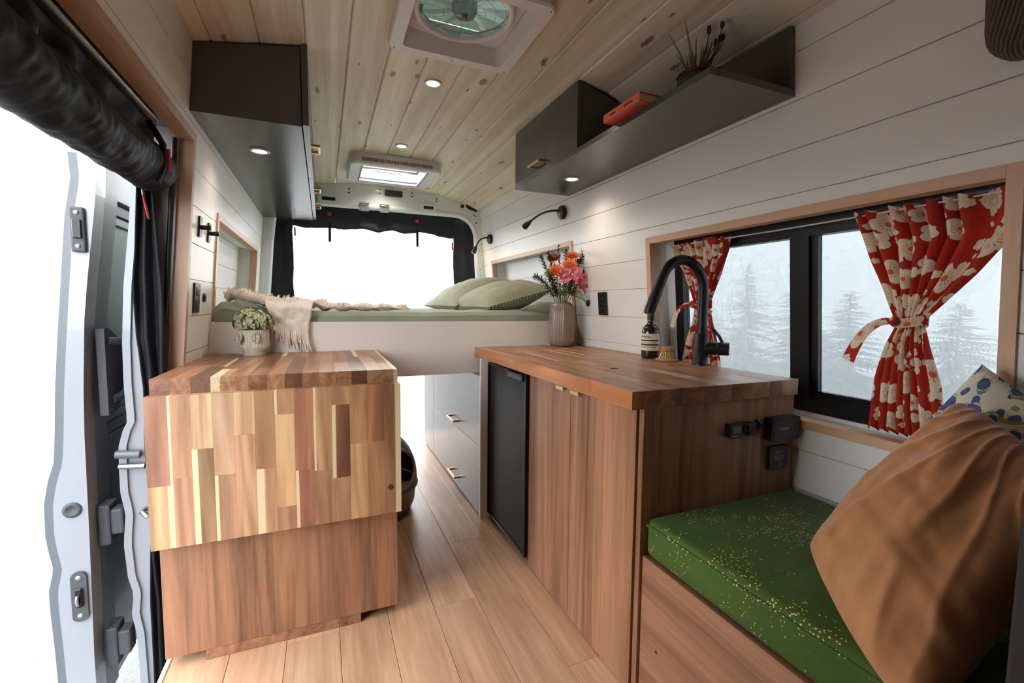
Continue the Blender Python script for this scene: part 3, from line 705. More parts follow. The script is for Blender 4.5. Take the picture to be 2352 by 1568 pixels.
# ------------------------------------------------------------------ curtains
def interp(rows, z):
    for (z0, a0, b0), (z1, a1, b1) in zip(rows, rows[1:]):
        if z1 <= z <= z0:
            t = (z0-z)/(z0-z1); s = t
            return a0+(a1-a0)*s, b0+(b1-b0)*s
    return rows[-1][1:]
def curtain(rows, waist, nf, seed, label, W_, tails, off=-.05):
    zt, zb = rows[0][0], rows[-1][0]
    t = thing('curtain', (xR(zb)-off, (rows[-1][1]+rows[-1][2])/2, zb), label, 'curtain', 'red floral curtains at the window')
    def fn(u, v):
        z = zt+(zb-zt)*v; a, b2 = interp(rows, z)
        wv = abs(z-waist); env = .35+.65*min(1, wv/.09)
        ph = nf*u+.8*vnoise(u*5+seed, 1.3, seed)+.25*vnoise(u*7, v*3, seed)
        amp = .011*env*(.6+.5*(vnoise(u*9, seed, 2)+1)/2)
        if v < .06: amp *= .75
        d = amp*math.sin(2*math.pi*ph)+.004*vnoise(u*8, v*9, seed)
        yy = a+(b2-a)*u+.004*math.sin(2*math.pi*ph+1.3)*env
        zz = z+.004*math.cos(2*math.pi*ph)*(1 if v < .03 else 0)+(.006*math.sin(2*math.pi*ph) if v > .97 else 0)
        return (xR(z)-off-d, yy, zz)
    L = zt-zb
    obj('cloth', MB().grid(fn, 130, 64, uvfn=lambda u, v: (u*W_+seed, v*L)), REDCLOTH, t)
    a, b2 = interp(rows, waist); c = ((xR(waist)-off), (a+b2)/2, waist); hw = abs(a-b2)/2+.006
    band = [(c[0]+.018*math.sin(q), c[1]+hw*math.cos(q), c[2]+.003*math.sin(q*2)) for q in [2*math.pi*i/24 for i in range(24)]]
    def bf(u, v):
        q = 2*math.pi*u; return (c[0]+.021*math.sin(q), c[1]+hw*math.cos(q), c[2]+(v-.5)*.022+.004*math.sin(q*2+1))
    obj('tie_band', MB().grid(bf, 36, 3, uvfn=lambda u, v: (u*.2+seed, v*.03+.3)), REDCLOTH, t)
    obj('tie_knot', MB().grid(lambda u, v: (c[0]-.024-.008*math.sin(math.pi*v)*math.cos(2*math.pi*u), c[1]+hw*.55+.011*math.sin(2*math.pi*u)*math.sin(math.pi*v), c[2]+.014*(v-.5)*2), 14, 8, uvfn=lambda u, v: (u*.05, v*.05+seed)), REDCLOTH, t)
    for (dy, dz, wd) in tails:
        p0 = Vector((c[0]-.026, c[1]+hw*.6, c[2])); p3 = p0+Vector((-.004, dy, dz)); pts = bez(p0, p0+Vector((-.008, dy*.4, .006)), p0+Vector((-.008, dy*.75, dz*.35)), p3, 14)
        def tf(u, v, pts=pts, wd=wd):
            i = min(13, int(v*14)); f = v*14-i; p = pts[i]*(1-f)+pts[i+1]*f; tg = (pts[i+1]-pts[i]).normalized(); sd = tg.cross(Vector((1, 0, 0))).normalized()
            return tuple(p+sd*(u-.5)*wd*(.55+.6*v)+Vector((-.002*math.sin(math.pi*u), 0, 0)))
        obj('tie_tail', MB().grid(tf, 4, 16, uvfn=lambda u, v: (u*.03+seed*.3, v*.12)), REDCLOTH, t)
    return t
curtain([(1.207, .735, .441), (1.125, .703, .441), (1.05, .672, .496), (.955, .637, .574), (.935, .632, .580), (.89, .650, .572), (.80, .672, .55), (.674, .686, .535)], .943, 8, .3,
        'wide red floral curtain tied at the waist beside the floral pillow', .36, [(.088, -.10, .026)])
curtain([(1.205, 1.36, 1.096), (1.16, 1.335, 1.104), (1.0, 1.268, 1.178), (.975, 1.256, 1.190), (.92, 1.27, 1.178), (.79, 1.32, 1.15), (.674, 1.345, 1.13)], .982, 6, 2.1,
        'narrow red floral curtain tied at the waist behind the faucet', .30, [(.085, -.085, .02), (-.10, -.03, .012)])
b = MB().tube([WP('R', -.05, .45, 1.2), WP('R', -.05, .74, 1.196), WP('R', -.05, .95, 1.195), WP('R', -.05, 1.09, 1.196), WP('R', -.05, 1.37, 1.2)], .0022, 6)
tag(obj('white_cord', b, plain('white_cord', S(220, 216, 208), .5)), 'thin white curtain cord across the window top', 'cord')
# ------------------------------------------------------------------ pillows
def pillow(A, B, C_, D, thick, mat, name, label, cat, group=None, wr=.006, seed=0, n=36, pinch=.08, expo=.5, fringe=None, uvs=.5, folds=False):
    A, B, C_, D = map(Vector, (A, B, C_, D)); nrm = (C_-A).cross(D-B).normalized(); cen = (A+B+C_+D)/4
    def fn(sgn):
        def f(u, v):
            p = A*(1-u)*(1-v)+B*(1-u)*v+C_*u*v+D*u*(1-v)
            e = (math.sin(math.pi*u)*math.sin(math.pi*v)); k = e**expo if e > 0 else 0
            pu = (1-(2*u-1)**2); pv = (1-(2*v-1)**2)
            edge = pinch*(pu*(1-pv)+pv*(1-pu))
            p = p+(cen-p)*edge
            w_ = wr*(vnoise(u*6+seed, v*3, seed)+.6*vnoise(u*13, v*5+seed, 3.3)+.5*vnoise(u*4, v*16, seed+8))*min(1, k*1.6)
            if folds:
                g_ = (u-.12)*.9+(v-.5)*.55*math.cos(3*u); w_ += min(1, k*1.4)*(.009*math.exp(-((math.sin(g_*16+2*vnoise(u*3, v*3, 2)))**2)*6)*(.4+.6*hash01(math.floor(g_*5), 3))-.006)
            return tuple(p+nrm*sgn*(thick*k/2+w_))
        return f
    mb = MB(); uvf = lambda u, v: (u*uvs+seed, v*uvs)
    mb.grid(fn(1), n, n, uvfn=uvf); 
    g = MB(); g.grid(fn(-1), n, n, uvfn=uvf)
    base = len(mb.v); mb.add(g.v, [f[::-1] for f in g.f], True)
    for k_, q in g.uv.items(): mb.uv[k_+base] = q
    o = obj(name, mb, mat)
    if label: tag(o, label, cat, group)
    return o, fn
# ------------------------------------------------------------------ bench cushion, seat, pillows
def seatcushion():
    t = thing('seat_cushion', (.95, .55, .373), 'green velvet bench cushion with gold flecks', 'cushion')
    b = MB().box(.704, 1.206, .252, .8435, .374, .468, .018, 3)
    o = obj('cushion_body', b, GREENVEL, t)
    obj('piping', MB().tube([(.7035, .26, .452), (.7035, .55, .4535), (.7035, .835, .452)], .0035, 6).tube([(.712, .8435, .455), (.95, .8445, .457), (1.19, .8435, .455)], .002, 6), GREENVEL, t)
seatcushion()
pillow((1.05, .425, .80), (.825, .53, .53), (.70, .30, .43), (.98, .265, .70), .20, BROWNVEL, 'throw_pillow', 'slumped brown velvet pillow on the green bench cushion', 'pillow', wr=.010, seed=1.7, n=90, pinch=-.08, expo=.36, folds=True)
pillow((1.158, .445, .868), (.99, .56, .60), (1.06, .40, .50), (1.17, .27, .74), .11, BLUECLOTH, 'throw_pillow', 'cream pillow with blue flowers behind the brown velvet pillow', 'pillow', wr=.004, seed=.4, n=40, pinch=.03, expo=.42)
st = thing('vehicle_seat', (.9, .16, .0), 'dark grey seat edge at the lower right corner of the photo', 'seat')
SEATM = plain('dark_seat_cloth', S(26, 27, 31), .7, bump=.1)
obj('seat_back', MB().box(.712, 1.1, .10, .222, .40, .82, .02, 3), SEATM, st)
obj('seat_side', MB().box(.696, .7115, .11, .226, .40, .81, .005, 2), BLACK, st)
obj('seat_base', MB().box(.72, 1.1, -.3, .2, .0005, .39, .02, 3), SEATM, st)
def knit():
    n = NT('brown_rib_knit'); co = n.obj_co()
    s_ = n.n('SeparateXYZ', {0: co}); wv = n.math('SINE', n.math('MULTIPLY', n.math('ADD', s_.outputs[1], n.math('MULTIPLY', s_.outputs[2], .25)), 900))
    h = n.math('ADD', n.math('MULTIPLY', wv, .5), n.noise(co, 300, 2))
    c = n.mix(n.n('Clamp', {0: h}).outputs[0], S(58, 46, 38), S(104, 86, 74)); return n.bsdf(c, .95, bump=h, bstr=.5, bdist=.003)
b = MB()
def pf_(u, v):
    a, z = u*2-1, v*2-1
    q = 1-max(abs(a)**7, abs(z)**7); k = max(0, q)**.5
    r_ = .9+.1*k
    return a, z, k
bm = MB(); poly = rrect(.16, .462, 1.405, 1.72, .05, 6)
def pch(o):
    pts = []
    return [WP('R', o, y, z) for y, z in poly]
def shrink(f): return [(.311+(y-.311)*f, 1.56+(z-1.56)*f) for y, z in poly]
rows = [(.001, .97), (.012, 1.0), (.035, 1.0), (.05, .97), (.058, .90), (.060, .5)]
vs = []; N_ = len(poly)
for o_, f in rows: vs += [WP('R', o_, y, z) for y, z in shrink(f)]
fs = [(i*N_+j, i*N_+(j+1) % N_, (i+1)*N_+(j+1) % N_, (i+1)*N_+j) for i in range(len(rows)-1) for j in range(N_)]+[tuple(range(N_))[::-1], tuple(range((len(rows)-1)*N_, len(rows)*N_))]
bm.add(vs, fs, True)
tag(obj('fabric_pouch', bm, knit()), 'brown ribbed fabric pouch hanging on the upper shiplap wall', 'pouch')
# ------------------------------------------------------------------ bed
def mattress():
    def top(u, v):
        x = -.385+1.555*u; y = 2.030+1.30*v
        z = .945+.006*vnoise(x*5, y*5)+.004*vnoise(x*14, y*10, 2)
        e = min(v/.035, (1-v)/.03, 1); e2 = min(u/.02, (1-u)/.02, 1)
        z -= .02*(1-math.sqrt(max(0, 1-(1-e)**2)))+.02*(1-e2)**2
        if x < -.1: z += .035*math.exp(-((x+.4)/.12)**2)*math.exp(-((y-2.1)/.12)**2)
        xl, xr = xL(z)+.004, xR(z)-.004
        x = min(max(x, xl), xr)
        return (x, y, z)
    mb = MB().grid(top, 90, 70)
    n0 = 91
    def front(u, v):
        p = top(u, 0); z = p[2]+(.856-p[2])*v
        return (min(max(p[0], xL(z)+.004), xR(z)-.004), p[1]-.004*math.sin(math.pi*v)+.0016*vnoise(u*40, v*3), z)
    mb.grid(front, 90, 8)
    mb.grid(lambda u, v: (top(u, 1)[0], 3.33, top(u, 1)[2]*(1-v)+.856*v), 40, 2)
    mb.grid(lambda u, v: (top(0, u)[0], top(0, u)[1], top(0, u)[2]*(1-v)+.856*v), 40, 2)
    mb.grid(lambda u, v: (top(1, u)[0], top(1, u)[1], top(1, u)[2]*(1-v)+.856*v), 40, 2)
    mb.add([(-.385, 2.03, .856), (1.17, 2.03, .856), (1.17, 3.33, .856), (-.385, 3.33, .856)], [(0, 3, 2, 1)])
    t = thing('mattress', (.39, 2.68, .855), 'mattress under a sage green sheet on the raised bed', 'mattress')
    obj('sheet', mb, SHEET, t)
    # tucked bunch of sheet by the niche
    def bunch(u, v):
        a = 2*math.pi*u; r = math.sin(math.pi*v)
        x = 1.10+.055*math.cos(math.pi*v)*1; x = 1.045+.10*(v-.5)*1.0
        return (min(1.045+.13*(v-.5)*2, xR(.95)-.006), 2.075+.04*r*math.cos(a)+.006*vnoise(u*6, v*6), .952+(.04*r+.006*vnoise(u*5, v*8, 4))*math.sin(a))
    obj('sheet_fold', MB().grid(bunch, 24, 20, closed_u=True), SHEET, t)
    def bunch2(u, v):
        a = 2*math.pi*u; r = math.sin(math.pi*v)**.7
        return (-.375+.17*v, 2.085+.045*r*math.cos(a), .945+(.05*r*(1-.55*v)+.006*vnoise(u*5, v*8, 7))*math.sin(a))
    obj('sheet_fold', MB().grid(bunch2, 24, 20, closed_u=True), SHEET, t)
mattress()
def bed_pillow(c, rot, L, Wd, T, tilt, seed, label):
    R_ = Matrix.Rotation(rot, 4, 'Z') @ Matrix.Rotation(tilt, 4, 'Y')
    P_ = lambda a, b2: tuple(Vector(c)+R_ @ Vector((a, b2, 0)))
    o, fn = pillow(P_(-Wd/2, -L/2), P_(-Wd/2, L/2), P_(Wd/2, L/2), P_(Wd/2, -L/2), T, LINEN, 'bed_pillow', label, 'pillow', 'olive linen bed pillows', wr=.006, seed=seed, n=34, pinch=.05, expo=.45)
    f = fn(1); fr_ = MB()
    for k in range(90):
        t = k/90
        u, v = ((t*2, 0) if t < .5 else ((t-.5)*2, 1)) if k % 2 else ((0, t) if t < .5 else (1, t))
        if k % 2 == 0: u, v = (0, t)
        p = Vector(f(u, v)); d = (p-Vector(c)); d.z = -.2; d.normalize()
        fr_.tube([p, p+d*.012+Vector((0, 0, -.002)), p+d*.02+Vector((.004*math.sin(k*3), .004*math.cos(k*5), -.006))], [.0016, .0012, .0008], 4)
    tag(obj('fringe', fr_, LINEN, o), kind='stuff')
bed_pillow((.93, 2.44, 1.016), .08, .62, .42, .18, -.26, 1.0, 'front olive linen pillow lying by the vase')
bed_pillow((.885, 2.86, 1.04), .1, .62, .46, .18, -.33, 4.0, 'olive linen pillow behind the front one near the rear doorway')
def blanket():
    t = thing('throw_blanket', (-.1, 2.1, .95), 'cream fringed throw blanket draped over the bed edge', 'blanket')
    # body lying on the mattress, running from the niche corner to the front edge and back along the bed
    path = [(-.37, 2.20, 1.0), (-.34, 2.17, 1.012), (-.29, 2.14, 1.008), (-.23, 2.11, .992), (-.17, 2.09, .982), (-.11, 2.08, .983), (-.05, 2.09, .980), (.03, 2.14, .970), (.12, 2.22, .966), (.24, 2.32, .964), (.36, 2.40, .962), (.42, 2.43, .958)]
    def cat(i, f):
        p = [Vector(path[max(0, min(len(path)-1, i+k))]) for k in (-1, 0, 1, 2)]
        return .5*((2*p[1])+(-p[0]+p[2])*f+(2*p[0]-5*p[1]+4*p[2]-p[3])*f*f+(-p[0]+3*p[1]-3*p[2]+p[3])*f**3)
    def body(u, v):
        s = v*(len(path)-1); i = min(len(path)-2, int(s)); p = cat(i, s-i)
        tp = math.sqrt(max(0, min(1, v/.05, (1-v)/.06))); w_ = .075*(1-.4*v)*tp; a = math.pi*2*u
        lump = 1+.35*math.sin(v*75+3*vnoise(v*9, 2))*(1 if v > .55 else .35)
        return (max(p.x+.01*vnoise(u*7, v*20), xL(p.z)+.006), p.y+w_*math.cos(a)*(1 if math.cos(a) > 0 else .8), p.z-.008+(.026*(1-.45*v))*tp*lump*math.sin(a)+.006*vnoise(u*9, v*24, 3))
    obj('blanket_body', MB().grid(body, 26, 80, closed_u=True), THROW, t)
    # tongue hanging over the front of the bed
    def hang(u, v):
        xt = -.215+.185*u; xb = -.185+.125*u
        s = v
        if s < .35: y = 2.09-.098*(s/.35); z = .985-.028*(s/.35)**2
        else: y = 1.992-.003*math.sin(u*9); z = .957-.095*((s-.35)/.65)*(.75+.45*u)
        return (xt+(xb-xt)*s+.003*vnoise(u*6, v*4), y+.005*vnoise(u*9, v*6, 6)-.004, z+.004*vnoise(u*12, v*9, 1))
    obj('blanket_end', MB().grid(hang, 24, 26), THROW, t, solid=.007)
    fr_ = MB()
    for k in range(54):
        u = (k+.8*hash01(k, 1))/54; p = Vector(hang(u, 1)); L = (.04+.055*u)*(.7+.5*hash01(k, 4)); dx = .012*(hash01(k, 5)-.5)+.012*u
        fr_.tube([p+Vector((0, -.002, .004)), p+Vector((dx*.3, -.004-.012*hash01(k, 6), -L*.4)), p+Vector((dx*.8+.005*math.sin(k*2.3), -.003, -L*.75)), p+Vector((dx+.006*math.sin(k*1.7), -.002, -L))], [.0018, .0026, .0024, .001], 6)
    tag(obj('fringe', fr_, THROW, t), kind='stuff')
    fz = MB()
    for k in range(900):
        u = hash01(k, 2); v = hash01(k, 3); p = Vector(body(u, v)); d = Vector((hash01(k, 5)-.5, hash01(k, 6)-.7, .4+.5*hash01(k, 7))).normalized()
        fz.tube([p, p+d*.007, p+d*.013+Vector((.003, 0, -.001))], [.0013, .0012, .0006], 4)
    tag(obj('tufts', fz, THROW, t), kind='stuff')
blanket()
# ------------------------------------------------------------------ lettering
def text_mesh(body, size, extrude=.0002):
    cu_ = bpy.data.curves.new('lettering', 'FONT'); cu_.body = body; cu_.size = size; cu_.extrude = extrude; cu_.align_x = 'CENTER'; cu_.align_y = 'CENTER'
    o = bpy.data.objects.new('lettering', cu_); COL.objects.link(o); bpy.context.view_layer.update()
    me = bpy.data.meshes.new_from_object(o.evaluated_get(bpy.context.evaluated_depsgraph_get()))
    vs = [v.co.copy() for v in me.vertices]; fs = [tuple(p.vertices) for p in me.polygons]
    bpy.data.objects.remove(o, do_unlink=True); bpy.data.curves.remove(cu_); bpy.data.meshes.remove(me); return vs, fs
def lettering(body, size, origin, xdir, updir, mat, parent, name='lettering'):
    vs, fs = text_mesh(body, size); X = Vector(xdir).normalized(); U = Vector(updir).normalized(); Nn = X.cross(U); O_ = Vector(origin)
    return obj(name, MB().add([O_+X*v.x+U*v.y+Nn*v.z for v in vs], fs), mat, parent)
PRINTW = plain('white_print', S(200, 200, 196), .6); PRINTK = plain('black_print', S(26, 24, 24), .6); TEAL = plain('teal_print', S(30, 140, 130), .5)
# ------------------------------------------------------------------ faucet
def faucet():
    x, y, z = 1.172, 1.155, .7775
    t = thing('faucet', (x, y, z), 'matte black gooseneck kitchen faucet', 'faucet')
    FA = plain('matte_black_faucet', S(22, 23, 26), .4, metal=.2, var=.04)
    obj('base', MB().lathe([(.0262, 0), (.0262, .006), (.0245, .008), (.0245, .105), (.021, .107)], (x, y, z), 32), FA, t)
    d = Vector((-.98, .12, 0)).normalized(); up = Vector((0, 0, 1)); o = Vector((x, y, z))
    pts = [o+up*.10, o+up*.16, o+up*.235]; R_ = .083; c = o+up*.25+d*R_
    for k in range(0, 17):
        a = math.radians(180-k*10); pts.append(c+d*math.cos(a)*R_+up*math.sin(a)*R_*1.18)
    last = pts[-1]; dirv = (pts[-1]-pts[-2]).normalized()
    obj('spout', MB().tube(pts+[last+dirv*.03], .0165, 16), FA, t)
    obj('spray_head', MB().tube([last+dirv*.031, last+dirv*.04, last+dirv*.115, last+dirv*.12], [.0170, .0178, .0182, .0165], 16), FA, t)
    h = Vector((.62, -.78, 0)).normalized(); q = o+up*.058
    obj('valve_body', MB().tube([q+h*.012, q+h*.05], .0215, 20), FA, t)
    hd = obj('handle', MB().tube([q+h*.052, q+h*.086], .0215, 20), FA, t)
    obj('lever', MB().tube([q+h*.066+up*.019, q+h*.055+up*.04, q+h*.03+up*.072], [.0052, .005, .0045], 10), FA, hd)
faucet()
# ------------------------------------------------------------------ soap bottle and brush
def soap():
    x, y, z = 1.150, 1.385, .7772
    t = thing('soap_bottle', (x, y, z), 'dark amber pump soap bottle with a cream label beside the dish brush', 'bottle')
    AMB = plain('amber_glass', S(36, 16, 12), .08, var=.05, Coat_Weight=.6)
    obj('bottle_body', MB().lathe([(.026, 0), (.031, .004), (.0325, .012), (.0325, .098), (.030, .112), (.022, .124), (.0135, .131), (.0125, .142)], (x, y, z), 36), AMB, t)
    vd = math.atan2(-y, -x)      # label faces the aisle
    def patch(name, a0, a1, z0, z1, r, mat):
        f = lambda u, v: (x+r*math.cos(vd+a0+(a1-a0)*u), y+r*math.sin(vd+a0+(a1-a0)*u), z+z0+(z1-z0)*v)
        return obj(name, MB().grid(f, 24, 1), mat, lb if name != 'label' else t)
    lb = patch('label', -1.5, 1.5, .030, .094, .0328, plain('cream_label', S(226, 214, 192), .7))
    for z0, z1, a0, a1 in ((.0655, .071, -1.45, 1.2), (.0495, .0555, -1.45, 1.2)): patch('label_band', a0, a1, z0, z1, .03295, PRINTK)
    for z0, a1 in ((.061, .9), (.058, .6), (.0455, .8), (.043, .9), (.0405, .7)): patch('label_line', -1.3, a1, z0, z0+.0008, .03295, PRINTK)
    rd = Vector((math.cos(vd-.45), math.sin(vd-.45), 0)); xd = Vector((-math.sin(vd-.45), math.cos(vd-.45), 0))
    lettering('Aesop.', .014, Vector((x, y, z+.083))+rd*.0337, xd, (0, 0, 1), PRINTK, lb)
    obj('pump_collar', MB().lathe([(.014, 0), (.014, .02), (.009, .023), (.007, .03)], (x, y, z+.1425), 24), BLACK, t)
    obj('pump_head', MB().tube([(x, y, z+.173), (x, y, z+.198)], .0042, 10).tube([(x+.004, y, z+.202), (x-.012, y-.004, z+.203), (x-.038, y-.012, z+.197)], [.006, .0055, .0035], 8), BLACK, t)
soap()
def brush():
    x, y, z = 1.150, 1.292, .7772
    t = thing('dish_brush', (x, y, z), 'round wooden dish brush with pale bristles', 'brush')
    BW = wood('brush_wood', S(150, 100, 58), S(196, 146, 96), 0, fine=60, broad=12, stretch=.2)
    obj('dish', MB().lathe([(.036, 0), (.040, .003), (.040, .006), (.036, .008)], (x, y, z), 32), BW, t)
    obj('head', MB().lathe([(.019, .034), (.0225, .036), (.0225, .041), (.019, .0435), (.021, .046), (.021, .049), (.017, .051)], (x, y, z), 28), BW, t)
    br = MB()
    for k in range(90):
        a = k*2.39996; r = .0185*math.sqrt((k+.5)/90)
        br.tube([(x+r*math.cos(a), y+r*math.sin(a), z+.034), (x+r*1.6*math.cos(a), y+r*1.6*math.sin(a), z+.0085)], [.0016, .0019], 5)
    tag(obj('bristles', br, plain('plant_bristle', S(214, 186, 132), .8), t), kind='stuff')
brush()
# ------------------------------------------------------------------ plants
LEAFG = plain('dark_leaf', S(62, 84, 40), .55, var=.35, vscale=30); LEAFP = plain('olive_leaf', S(74, 88, 48), .6, var=.3, vscale=30)
STEMG = plain('green_stem', S(110, 140, 60), .5, var=.15)
def leaf(mb, base, d, n_, L, Wd, curl=.2, uv=False, seg=5):
    d = Vector(d).normalized(); n_ = Vector(n_); s = d.cross(n_)
    if s.length < 1e-4: s = d.cross(Vector((1, .2, .1)))
    s.normalize(); n_ = s.cross(d).normalized(); base = Vector(base); vs = []; fs = []
    for i in range(seg+1):
        t = i/seg; w_ = Wd*math.sin(math.pi*min(1, t*.92+.06))**.8*(1-.35*t)
        c = base+d*L*t-n_*curl*L*t*t
        vs += [c+s*w_/2+n_*w_*.16, c, c-s*w_/2+n_*w_*.16]
    for i in range(seg):
        a = i*3; fs += [(a, a+1, a+4, a+3), (a+1, a+2, a+5, a+4)]
    b0 = len(mb.v); mb.add(vs, fs, True)
    if uv:
        if mb.uv is None: mb.uv = {}
        for i in range(seg+1):
            for j in range(3): mb.uv[b0+i*3+j] = (j/2, i/seg)
    return mb
def vase():
    x, y, z = 1.068, 1.935, .7772
    V = NT('taupe_glaze'); co = V.obj_co(); vm = V.bsdf(V.mix(V.noise(co, 20, 4), S(128, 110, 98), S(150, 132, 120)), .22, Coat_Weight=.4)
    t = thing('vase', (x, y, z), 'taupe ribbed ceramic vase holding the bouquet', 'vase')
    prof = [(.036, 0), (.050, .004), (.0585, .016), (.0605, .035), (.0605, .10), (.0600, .155), (.0585, .180), (.054, .197), (.045, .207), (.042, .210)]
    obj('vase_body', MB().lathe(prof, (x, y, z), 180, ribs=(36, .0026, 2, 7)), vm, t)
    obj('vase_rim', MB().lathe([(.0425, .2095), (.042, .212), (.039, .212), (.038, .15), (.0, .15)], (x, y, z), 36), vm, t)
    top = Vector((x, y, z+.205))
    def zinnia(name, head, dirv, r, col, label, rows=3):
        f = thing(name, tuple(top-Vector((0, 0, .05))), label, 'flower')
        head = Vector(head); dv = Vector(dirv).normalized(); p0 = top+Vector(((head.x-x)*.12, (head.y-y)*.12, -.05))
        obj('stem', MB().tube(bez(p0, p0+Vector((0, 0, .08)), head-dv*.06, head-dv*.006, 10), .0022, 6), STEMG, f)
        a = dv.orthogonal().normalized(); b_ = dv.cross(a)
        pm = MB()
        for rw in range(rows):
            n_ = 18-rw*4; rr = r*(1-.26*rw)
            for k in range(n_):
                q = 2*math.pi*(k+.5*(rw % 2))/n_; o_ = a*math.cos(q)+b_*math.sin(q)
                leaf(pm, head+o_*r*.12+dv*.003*rw, o_+dv*(.12+.3*rw), dv, rr*.9, rr*.34, .15, seg=3)
        tag(obj('petals', pm, col, f), kind='stuff')
        obj('flower_eye', MB().lathe([(r*.30, .004), (r*.24, .010), (0, .012)], head, 14, dv), plain('flower_eye', S(150, 70, 20), .8), f)
        obj('calyx', MB().lathe([(.003, -.008), (r*.3, -.003), (r*.34, .001)], head, 12, dv), STEMG, f)
    def alstro(head, dirv, r, label):
        f = thing('alstroemeria', tuple(top-Vector((0, 0, .05))), label, 'flower')
        head = Vector(head); dv = Vector(dirv).normalized(); p0 = top+Vector(((head.x-x)*.12, (head.y-y)*.12, -.05))
        obj('stem', MB().tube(bez(p0, p0+Vector((0, 0, .06)), head-dv*.07+Vector((0, 0, -.02)), head-dv*.02, 10), .0026, 6), STEMG, f)
        a = dv.orthogonal().normalized(); b_ = dv.cross(a)
        for k in range(6):
            q = 2*math.pi*k/6; o_ = a*math.cos(q)+b_*math.sin(q)
            obj('petal', leaf(MB(), head-dv*.012, o_*.72+dv*(.75 if k % 2 else .6), dv, r*1.25, r*(1.0 if k % 2 else .8), .5, seg=5), PINK if k % 3 else PINK2, f)
        obj('flower_throat', MB().lathe([(.003, -.012), (.008, -.002), (.002, .002)], head, 10, dv), plain('flower_throat', S(226, 200, 130), .7), f)
    OR = plain('orange_petal', S(214, 96, 30), .6, var=.2, vscale=60); DR = plain('dark_red_petal', S(126, 24, 28), .6, var=.2, vscale=60)
    PINK = plain('pink_petal', S(190, 72, 108), .55, var=.3, vscale=70); PINK2 = plain('rose_petal', S(214, 134, 146), .55, var=.25, vscale=70)
    hd = lambda px, pz, dy: (x+px, y+dy, z+pz)
    zinnia('zinnia', hd(.045, .435, -.01), (-.3, -.5, .9), .042, OR, 'highest orange zinnia at the top of the bouquet')
    zinnia('zinnia', hd(.012, .39, -.045), (-.4, -.6, .75), .042, OR, 'orange zinnia just above the pink lilies in the bouquet')
    zinnia('zinnia', hd(-.06, .36, -.03), (-.75, -.5, .6), .042, OR, 'orange zinnia on the left side of the bouquet')
    zinnia('zinnia', hd(-.04, .425, .02), (-.35, -.5, .8), .038, DR, 'dark red zinnia at the top left of the bouquet')
    zinnia('zinnia', hd(.09, .36, -.02), (.6, -.5, .5), .036, DR, 'dark red bloom behind the pink lilies on the right of the bouquet')
    alstro(hd(-.025, .335, -.065), (-.4, -.85, .3), .036, 'leftmost pink lily of the bouquet')
    alstro(hd(.012, .342, -.075), (-.1, -.9, .35), .038, 'middle pink lily of the bouquet')
    alstro(hd(.05, .35, -.06), (.1, -.85, .4), .038, 'pink lily on the upper right of the bouquet')
    alstro(hd(.07, .30, -.06), (.25, -.85, .15), .040, 'lowest pink lily of the bouquet')
    def sprig(head, label, ll=.026, lw=.012, n_=48, bend=.06, seed=0, mat=LEAFP):
        f = thing('leafy_sprig', tuple(top-Vector((0, 0, .05))), label, 'foliage', 'green sprigs in the bouquet')
        head = Vector(head); p0 = top+Vector(((head.x-x)*.15, (head.y-y)*.15, -.05)); pts = bez(p0, p0+Vector((0, 0, .07)), head-Vector(((head.x-x)*.3, (head.y-y)*.3, bend)), head, 16)
        obj('stem', MB().tube(pts, [.0016]*8+[.0012]*9, 5), plain('twig', S(84, 78, 50), .7), f)
        lv = MB()
        for k in range(n_):
            t = .35+.65*k/n_; i = min(15, int(t*16)); p = pts[i].lerp(pts[i+1], t*16-i); tg = (pts[i+1]-pts[i]).normalized()
            q = k*2.4+seed; o_ = tg.orthogonal().normalized(); o_ = Matrix.Rotation(q, 3, tg) @ o_
            leaf(lv, p, o_*.9+tg*.55, tg, ll*(.7+.5*hash01(k, seed)), lw, .1, seg=3)
        tag(obj('leaves', lv, mat, f), kind='stuff')
    sprig(hd(.115, .47, -.02), 'tall olive sprig leaning right out of the bouquet', seed=1, n_=90, ll=.028)
    sprig(hd(.09, .42, .01), 'shorter sprig beside the tall right one', seed=2, n_=70)
    sprig(hd(-.12, .43, .0), 'tall sprig on the left of the bouquet', seed=3, n_=70, ll=.026)
    sprig(hd(-.15, .33, -.01), 'drooping sprig reaching over the bed pillow', seed=4, n_=70, bend=.0)
    sprig(hd(-.10, .35, -.04), 'low sprig left of the lilies', seed=5, n_=64, bend=.02)
    sprig(hd(-.02, .485, .01), 'slender sprig standing highest in the middle of the bouquet', seed=6, n_=30, ll=.02)
    sprig(hd(.06, .40, .04), 'dark sprig behind the orange zinnias', seed=7, n_=60, mat=LEAFG)
    sprig(hd(.14, .40, -.03), 'sprig reaching toward the wall on the right of the lilies', seed=8, n_=70)
    sprig(hd(-.07, .45, .02), 'sprig just left of the red zinnia', seed=9, n_=60)
    sprig(hd(.03, .46, .02), 'sprig behind the highest orange zinnia', seed=10, n_=50)
    lf_ = thing('lily_leaves', tuple(top), 'long green lily leaves hanging over the vase rim', 'foliage')
    GL = plain('lily_leaf', S(112, 138, 58), .45, var=.3, vscale=25)
    for (dx, dy, dz, L) in ((.9, -.5, .5, .12), (1, -.2, .2, .13), (-.5, -.7, .8, .09), (.3, -.8, .8, .10), (.8, .1, .6, .12), (-.2, -.9, .6, .08)):
        obj('leaf', leaf(MB(), top+Vector((dx*.02, dy*.02, .04)), (dx, dy, dz), (0, 0, 1), L, .022, .75, seg=7), GL, lf_)
vase()
